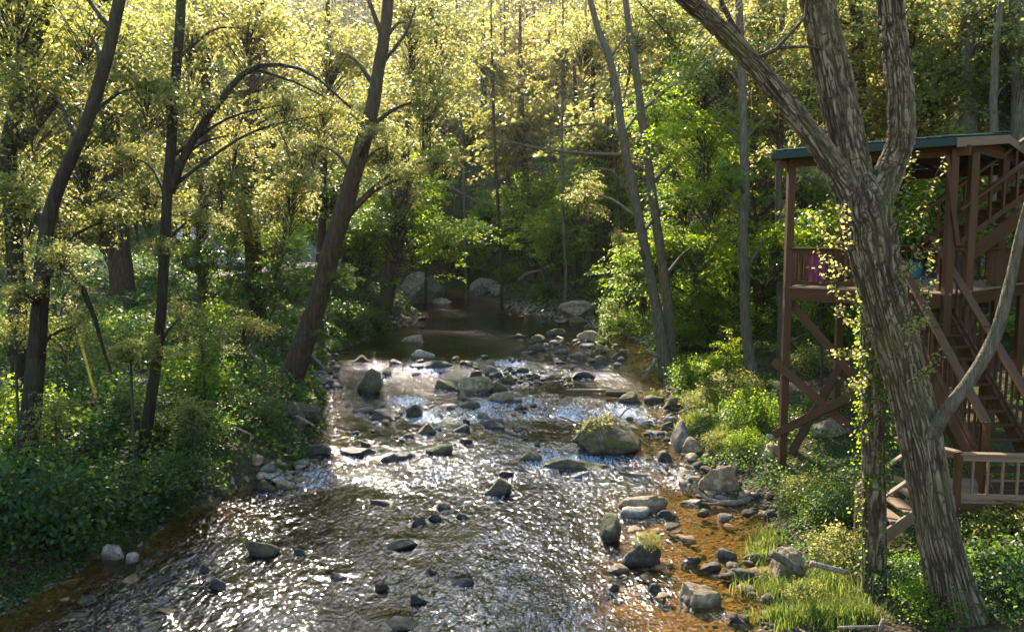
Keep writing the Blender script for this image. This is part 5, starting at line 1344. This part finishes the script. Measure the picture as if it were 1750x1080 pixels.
for a in [
 (30, 900, 1.2, 0, 'dense green bush in the bottom left corner, left of the hanging bush'),
 (110, 920, 1.1, 1, 'dense green bush overhanging the shallows at lower left'),
 (225, 880, 1.0, 0, 'dark bush with hanging sprays right above the pale rounded rock'),
 (130, 800, 1.1, 1, 'leafy bush at the foot of the nearest dark trunk'),
 (300, 850, .9, 0, 'green bush over the lower mossy rock on the left bank'),
 (20, 760, 1.1, 2, 'bush behind the nearest dark trunk at the left edge'),
 (200, 740, 1.1, 0, 'bush where the yellow guard meets the ground'),
 (320, 760, .9, 1, 'low bush right of the slender dark tree foot'),
 (120, 690, 1.2, 0, 'bush behind the yellow guard on the left bank'),
 (330, 680, 1.1, 2, 'sunlit bush on the left bank beyond the slender dark tree'),
 (420, 720, .8, 1, 'low bush above the left bank rocks'),
 (30, 620, 1.2, 2, 'tall bush at the left edge below the lane'),
 (260, 610, 1.2, 0, 'bush in front of the brush pile on the left bank'),
 (380, 590, 1.3, 2, 'bush left of the big leaning tree'),
 (590, 560, 1.0, 4, 'rounded bright green bush on the bank right of the big leaning tree'),
 (630, 560, .8, 4, 'low green bush between the rounded bright bush and the slanting tree'),
 (560, 600, .7, 1, 'small bush on the shore at the pool lip'),
 (1190, 660, 1.1, 2, 'bright green bush right of the tall leaning pair foot'),
 (1250, 680, 1.1, 3, 'leafy bush at the foot of the straight pale tree'),
 (1200, 700, .8, 3, 'low bush above the third grass-topped rock'),
 (1290, 730, 1.0, 2, 'bright bush left of the deck corner post at mid height'),
 (1235, 770, .6, 3, 'ferny bush above the large tan block'),
 (1275, 775, .6, 2, 'green fern clump right of the large tan block'),
 (1400, 640, 1.2, 3, 'bush seen through the cross braces of the deck'),
 (1420, 700, .8, 3, 'low bush behind the lowest brace of the deck'),
 (1380, 860, .7, 3, 'bush beside the grassy rock above the bottom right shallows'),
 (1430, 890, .8, 0, 'shaded bush left of the vine-wrapped trunk'),
 (1380, 1030, .42, 3, 'low leafy clump amid the bright grass at lower right'),
 (1320, 1000, .3, 3, 'small leafy clump at the water edge below the grassy rock'),
 (1440, 960, .7, 3, 'bright bush at the foot of the vine-wrapped trunk'),
 (1560, 1010, .7, 1, 'rounded dark bush at the foot of the huge forked tree'),
 (1600, 1060, .6, 2, 'low bush at the bottom edge below the huge forked tree'),
 (1700, 960, .9, 3, 'bush in front of the lower landing right of the huge trunk'),
 (1730, 1030, .9, 0, 'bush in the bottom right corner'),
 (1745, 860, .8, 3, 'sunlit bush at the right edge in front of the landing rail'),
 (1080, 560, .8, 5, 'bright shrub overhanging the right shore beyond the leaning pair'),
 (870, 480, 1.0, 5, 'yellowish shrub beside the tilted far slab'),
 (800, 470, 1.0, 4, 'dark shrub right behind the huge far boulder'),
 (930, 510, .9, 4, 'shrub above the stones of the far right shore'),
]: shrub(*a)
shrub(1745, 720, .9, 3, 'sunlit leafy shrub at the right edge beside the main stairs', Y=12.2)
shrub(1105, 950, .32, 3, 'green weeds crowning the dark rock in the amber shallows', Y=float(hitw(1105, 968)[1])+.25, cat='weed', name='weed_tuft')
for o_ in [o for o in bpy.data.objects if o.name.startswith('weed_tuft')]: o_.location.z = .25

# ------------------------------------------------------------------ undergrowth, grass (uncountable)
def cover(name, label, n, xf, yr, leaf, mat, hmax, dens_s, seed, thr=-.15, nup=.75):
    r = np.random.default_rng(seed)
    y = yr[0]+(yr[1]-yr[0])*r.random(n)**1.35
    x = xf(y, r.random(n))
    m = fbm(x*.45, y*.45, s=dens_s, o=3)
    keep = (m > thr) & (road_d(x, y)[0] > 2.6)
    x, y, m = x[keep], y[keep], m[keep]; n = len(x)
    L, R = xl(y), xr(y); off = np.maximum(L-x, x-R)
    clump = np.clip((fbm(x*1.1, y*1.1, s=dens_s+5, o=2)+.45), .08, 1)*hmax*np.clip(off/.8+.25, .2, 1)
    z = T(x, y)+clump*r.random(n)**.6
    sc = np.clip(y/16, .8, 3.2)
    Nl = nz(np.array((0, -.1, nup))+r.normal(size=(n, 3))*.45); Dl = nz(r.normal(size=(n, 3))); Dl = nz(Dl-Nl*(Dl*Nl).sum(-1, keepdims=True))
    V, F = leaf_quads(np.stack([x, y, z], -1), Nl, Dl, leaf*sc*r.uniform(.5, 1.4, n))
    rnd = np.repeat(np.clip(.4+.45*m+.22*r.normal(size=n), 0, 1), 4)
    o = put(name, mesh_np(name, V, [F], [mat], attrs={'rnd': rnd})); tag(o, label, None, None, 'stuff')
cover('undergrowth', 'low leafy ground cover on the left bank', 150000, lambda y, q: xl(y)-.05-(q**1.5)*np.clip(4+y*.35, 5, 16), (7, 46), .075, LEAF_G, .8, 50, 61, -.12)
cover('undergrowth', 'low leafy ground cover on the right bank', 90000, lambda y, q: xr(y)+.25+(q**1.4)*np.clip(2.5+y*.3, 4, 14), (7.5, 46), .065, LEAF_G, .40, 52, 62, .0)
cover('undergrowth', 'leafy ground cover under the far wood', 60000, lambda y, q: np.where(np.random.default_rng(3).random(len(q)) < .5, xl(y)-.5-q*30, xr(y)+.5+q*30), (44, 84), .07, LEAF_G, .9, 54, 63, -.1)
cover('undergrowth', 'taller pale-leaved weeds among the left bank ground cover', 26000, lambda y, q: xl(y)+.05-(q**1.6)*np.clip(3+y*.3, 4, 12), (8, 34), .10, LEAF_G, 1.1, 70, 66, .12, .5)
cover('leaf_litter', 'fallen brown leaves on both banks', 30000, lambda y, q: np.where((q*997) % 1 < .6, xl(y)-.1-q*7, xr(y)+.15+q*6), (8, 40), .07, LITTER, .03, 71, 67, -.9, 1.6)
def grass():
    r = np.random.default_rng(31); V = []; F = []; rn = []
    spots = [(1400, 1010, 330, 70, 1500, .32), (1350, 1060, 150, 40, 600, .28), (1290, 960, 30, 30, 250, .3), (1400, 870, 90, 50, 900, .32), (1440, 1060, 120, 40, 1200, .3), (1310, 935, 30, 40, 260, .35),
             (1190, 725, 60, 30, 900, .3), (1250, 745, 80, 40, 1000, .3), (1078, 680, 26, 8, 180, .22), (1118, 678, 24, 8, 160, .2), (1152, 688, 26, 10, 180, .22), (1230, 700, 90, 30, 900, .3), (590, 575, 60, 14, 700, .4), (660, 556, 30, 10, 260, .3)]
    B0 = []; H = []
    for (cx, cy, sx, sy, n, h) in spots:
        k = 0
        for _ in range(max(1, n//22)):
            p = hitT(cx+random.gauss(0, .4)*sx*.5, cy+random.gauss(0, .4)*sy*.5)
            m = 22; q = np.tile(p, (m, 1)); q[:, :2] += r.normal(size=(m, 2))*.09; q[:, 2] = T(q[:, 0], q[:, 1])
            B0.append(q); H.append(np.full(m, h)*r.uniform(.5, 1.2, m))
    B0 = np.vstack(B0); H = np.concatenate(H); n = len(B0)
    an = r.uniform(0, 6.283, n); d = np.stack([np.cos(an), np.sin(an), 0*an], -1); s = np.stack([-np.sin(an), np.cos(an), 0*an], -1)
    wv = (.006*np.clip(B0[:, 1]/11, 1, 3))[:, None]
    m1 = B0+d*(H*.18)[:, None]+np.array((0, 0, 1))*(H*.62)[:, None]; tp = B0+d*(H*.55)[:, None]+np.array((0, 0, 1))*(H*.92)[:, None]
    V = np.stack([B0-s*wv, B0+s*wv, m1+s*wv*.8, m1-s*wv*.8, tp], 1).reshape(-1, 3); o5 = np.arange(n)[:, None]*5
    Q = np.concatenate([o5, o5+1, o5+2, o5+3], 1); Tt = np.concatenate([o5+3, o5+2, o5+4], 1)
    o = put('grass', mesh_np('grass', V, [Q, Tt], [GRASS], attrs={'rnd': np.repeat(r.random(n), 5)})); tag(o, 'bright grass tufts along the right bank and shore rocks', None, None, 'stuff')
grass()
def boulder_weeds():
    # yellow trailing weeds lying on the top of the big boulder
    bo = [o for o in bpy.data.objects if o.get('label', '').startswith('big mossy boulder')][0]
    V = np.array([v.co[:] for v in bo.data.vertices]); L = np.array(bo.location); r = np.random.default_rng(4)
    top = V[V[:, 2] > V[:, 2].max()*.55]; top = top[top[:, 2] > V[:, 2].max()*.72]; n = 420
    Pp = top[r.integers(0, len(top), n)]+L+r.normal(size=(n, 3))*np.array((.1, .06, .03))+np.array((0, 0, .03))
    hi = r.random(n) < .12; Pp[hi] = np.array((L[0]+.18, L[1]-.1, L[2]+V[:, 2].max()))+r.normal(size=(hi.sum(), 3))*np.array((.05, .05, .09))+np.array((0, 0, .12))
    Nl = nz(np.array((0, -.2, .8))+r.normal(size=(n, 3))*.5); Dl = nz(r.normal(size=(n, 3))+np.array((0, -.4, -.1))); Dl = nz(Dl-Nl*(Dl*Nl).sum(-1, keepdims=True))
    LV, LF = leaf_quads(Pp, Nl, Dl, r.uniform(.05, .13, n), .4)
    base = L+np.array((0, 0, V[:, 2].max()*.8))
    o = put('weed_mat', mesh_np('weed_mat', LV-base, [LF], [LEAF_Y], attrs={'rnd': np.repeat(r.uniform(.6, 1, n), 4)}), None, Vector(base)); tag(o, 'yellow-green weed mat trailing over the big mossy boulder', None, None, 'stuff')
boulder_weeds()
def brush_pile():
    r = np.random.default_rng(77); parts = []
    c = hitT(235, 530); root = empty('brush_pile', c, 'heap of brown cut brush beside the broad-footed tree by the lane', 'brush pile')
    for i in range(60):
        p = c+r.normal(size=3)*np.array((1.6, .5, 0))+np.array((0, 0, .1+.5*r.random())); an = r.normal()*.3; l = r.uniform(.6, 1.8)
        d = np.array((math.cos(an), r.normal()*.4, math.sin(an)*.5)); V, F, F2 = tube([p-d*l/2, p, p+d*l/2], [.03, .025, .012], 5, 5, .1, i)
        worldpart('branch', V, [F, F2], [BARK_B if i % 3 else DRIFT], root)
    c = hitT(460, 610); root = empty('brush_pile', c, 'tangle of dead twigs left of the big leaning tree', 'brush pile')
    for i in range(70):
        p = c+r.normal(size=3)*np.array((1.0, .6, 0))+np.array((0, 0, .1+.8*r.random())); l = r.uniform(.5, 1.6)
        d = nz(r.normal(size=(1, 3))*np.array((1, .6, .8)))[0]; V, F, F2 = tube([p-d*l/2, p+r.normal(size=3)*.08, p+d*l/2], [.014, .011, .005], 4, 6, .1, i)
        worldpart('twig', V, [F, F2], [BARK_G if i % 3 else TWIG], root)
brush_pile()

# ------------------------------------------------------------------ wood on the hillside, reads as one mass
def wood():
    r = np.random.default_rng(21)
    base = []
    for k, (leaf, R) in enumerate(((.50, 4.2), (.48, 3.8), (.44, 3.4))):
        ns, nl = 80, 9
        d = rand_dir(ns, r); C = d*(r.random(ns)**.4)[:, None]*np.array((R, R, R*1.1))*(1+.3*r.normal(size=ns))[:, None]
        kk = np.repeat(np.arange(ns), nl); n = len(kk)
        Pp = C[kk]+r.normal(size=(n, 3))*np.array((.6, .6, .22)); Nl = nz(np.array((0, 0, .8))+r.normal(size=(n, 3))*.55); Dl = nz(r.normal(size=(n, 3))); Dl = nz(Dl-Nl*(Dl*Nl).sum(-1, keepdims=True))
        V, F = leaf_quads(Pp, Nl, Dl, leaf*r.uniform(.5, 1.3, n)); base.append((V, len(F), np.repeat(.22*r.normal(size=ns)[kk]+.18*r.normal(size=n), 4)))
    VV = []; RN = []; tv = []; nF = 0
    spots = []
    for y in np.arange(80, 196, 6.0):
        for x in np.arange(-.67*y-5, .67*y+5, 6.3):
            spots.append((x+r.normal()*1.8, y+r.normal()*1.8, 0))
    for y in np.arange(44, 80, 5.5):
        for x in np.concatenate([np.arange(-.7*y-5, -.34*y-4, 6.0), np.arange(.33*y, .7*y+5, 5.5)]):
            spots.append((x+r.normal()*1.5, y+r.normal()*1.5, 0))
    for y in np.arange(80, 120, 4.5):
        for x in np.arange(-.45*y, .45*y, 5.0): spots.append((x+r.normal()*2, y+r.normal()*1.5, 1))
    sp = np.array(spots); gz = T(sp[:, 0], sp[:, 1]); rdd = road_d(sp[:, 0], sp[:, 1])[0]
    for (x, y, low), g, q in zip(spots, gz, rdd):
        if q < 6 or (y < 70 and xl(y)-3 < x < xr(y)+3): continue
        if x < -14 and y < 62 and q < 16: continue            # the lawn
        V, n, rr = base[r.integers(0, 3)]
        a = r.uniform(0, 6.283); s = r.uniform(.75, 1.2)*(.5 if low else 1.0); ca, sa = math.cos(a)*s, math.sin(a)*s
        hgt = (r.uniform(1.2, 3.2) if low else r.uniform(7.5, 14))
        Q = V@np.array(((ca, sa, 0), (-sa, ca, 0), (0, 0, s)))+np.array((x, y, g+hgt)); VV.append(Q); nF += n
        RN.append(np.clip(rr+r.uniform(.25, .8), 0, 1))
        if not low:
            lean = r.normal(size=2)*.5; v, f, f2 = tube([(x, y, g-.3), (x+lean[0]*.5, y+lean[1]*.5, g+hgt*.55), (x+lean[0], y+lean[1], g+hgt+3)], [.2, .16, .06], 6, 4, .05); tv.append((v, f, f2))
    VV = np.vstack(VV); F = np.arange(nF*4).reshape(-1, 4); SV, SF = join(tv)
    o = put('hillside_wood', mesh_np('hillside_wood', np.vstack([VV, SV]), [F, SF[0]+len(VV), SF[1]+len(VV)], [LEAF_F, BARK_B], np.concatenate([np.zeros(len(F)), np.ones(len(SF[0])+len(SF[1]))]).astype(int),
        {'rnd': np.concatenate([np.concatenate(RN), np.zeros(len(SV))])})); tag(o, 'dense spring wood covering the hillside behind', None, None, 'stuff')
wood()

# ------------------------------------------------------------------ sunlit air
HAZE = 0.00016
if HAZE > 0:
    bm = bmesh.new(); bmesh.ops.create_cube(bm, size=1.0)
    lo = np.array((-430, -45, -3.0)); hi = np.array((430, 530, 330))
    for v in bm.verts: v.co = [(lo[i]+hi[i])/2+v.co[i]*(hi[i]-lo[i]) for i in range(3)]
    me = bpy.data.meshes.new('haze'); bm.to_mesh(me); bm.free()
    m, nt = newmat('sunlit_haze'); pv = N(nt, 'ShaderNodeVolumePrincipled', i_Density=HAZE, i_Anisotropy=.8)
    pv.inputs['Color'].default_value = (.95, .93, .88, 1)
    oo = nt.nodes.new('ShaderNodeOutputMaterial'); nt.links.new(pv.outputs[0], oo.inputs['Volume']); me.materials.append(m)
    o = put('haze', me); tag(o, 'thin sunlit haze in the valley air', None, None, 'stuff')
# labels that came out the same get checked while building
for k, v in ALL_LABELS.items():
    if len(v) > 1 and not bpy.data.objects[v[0]].get('group'): print('DUPLICATE LABEL', k, v)
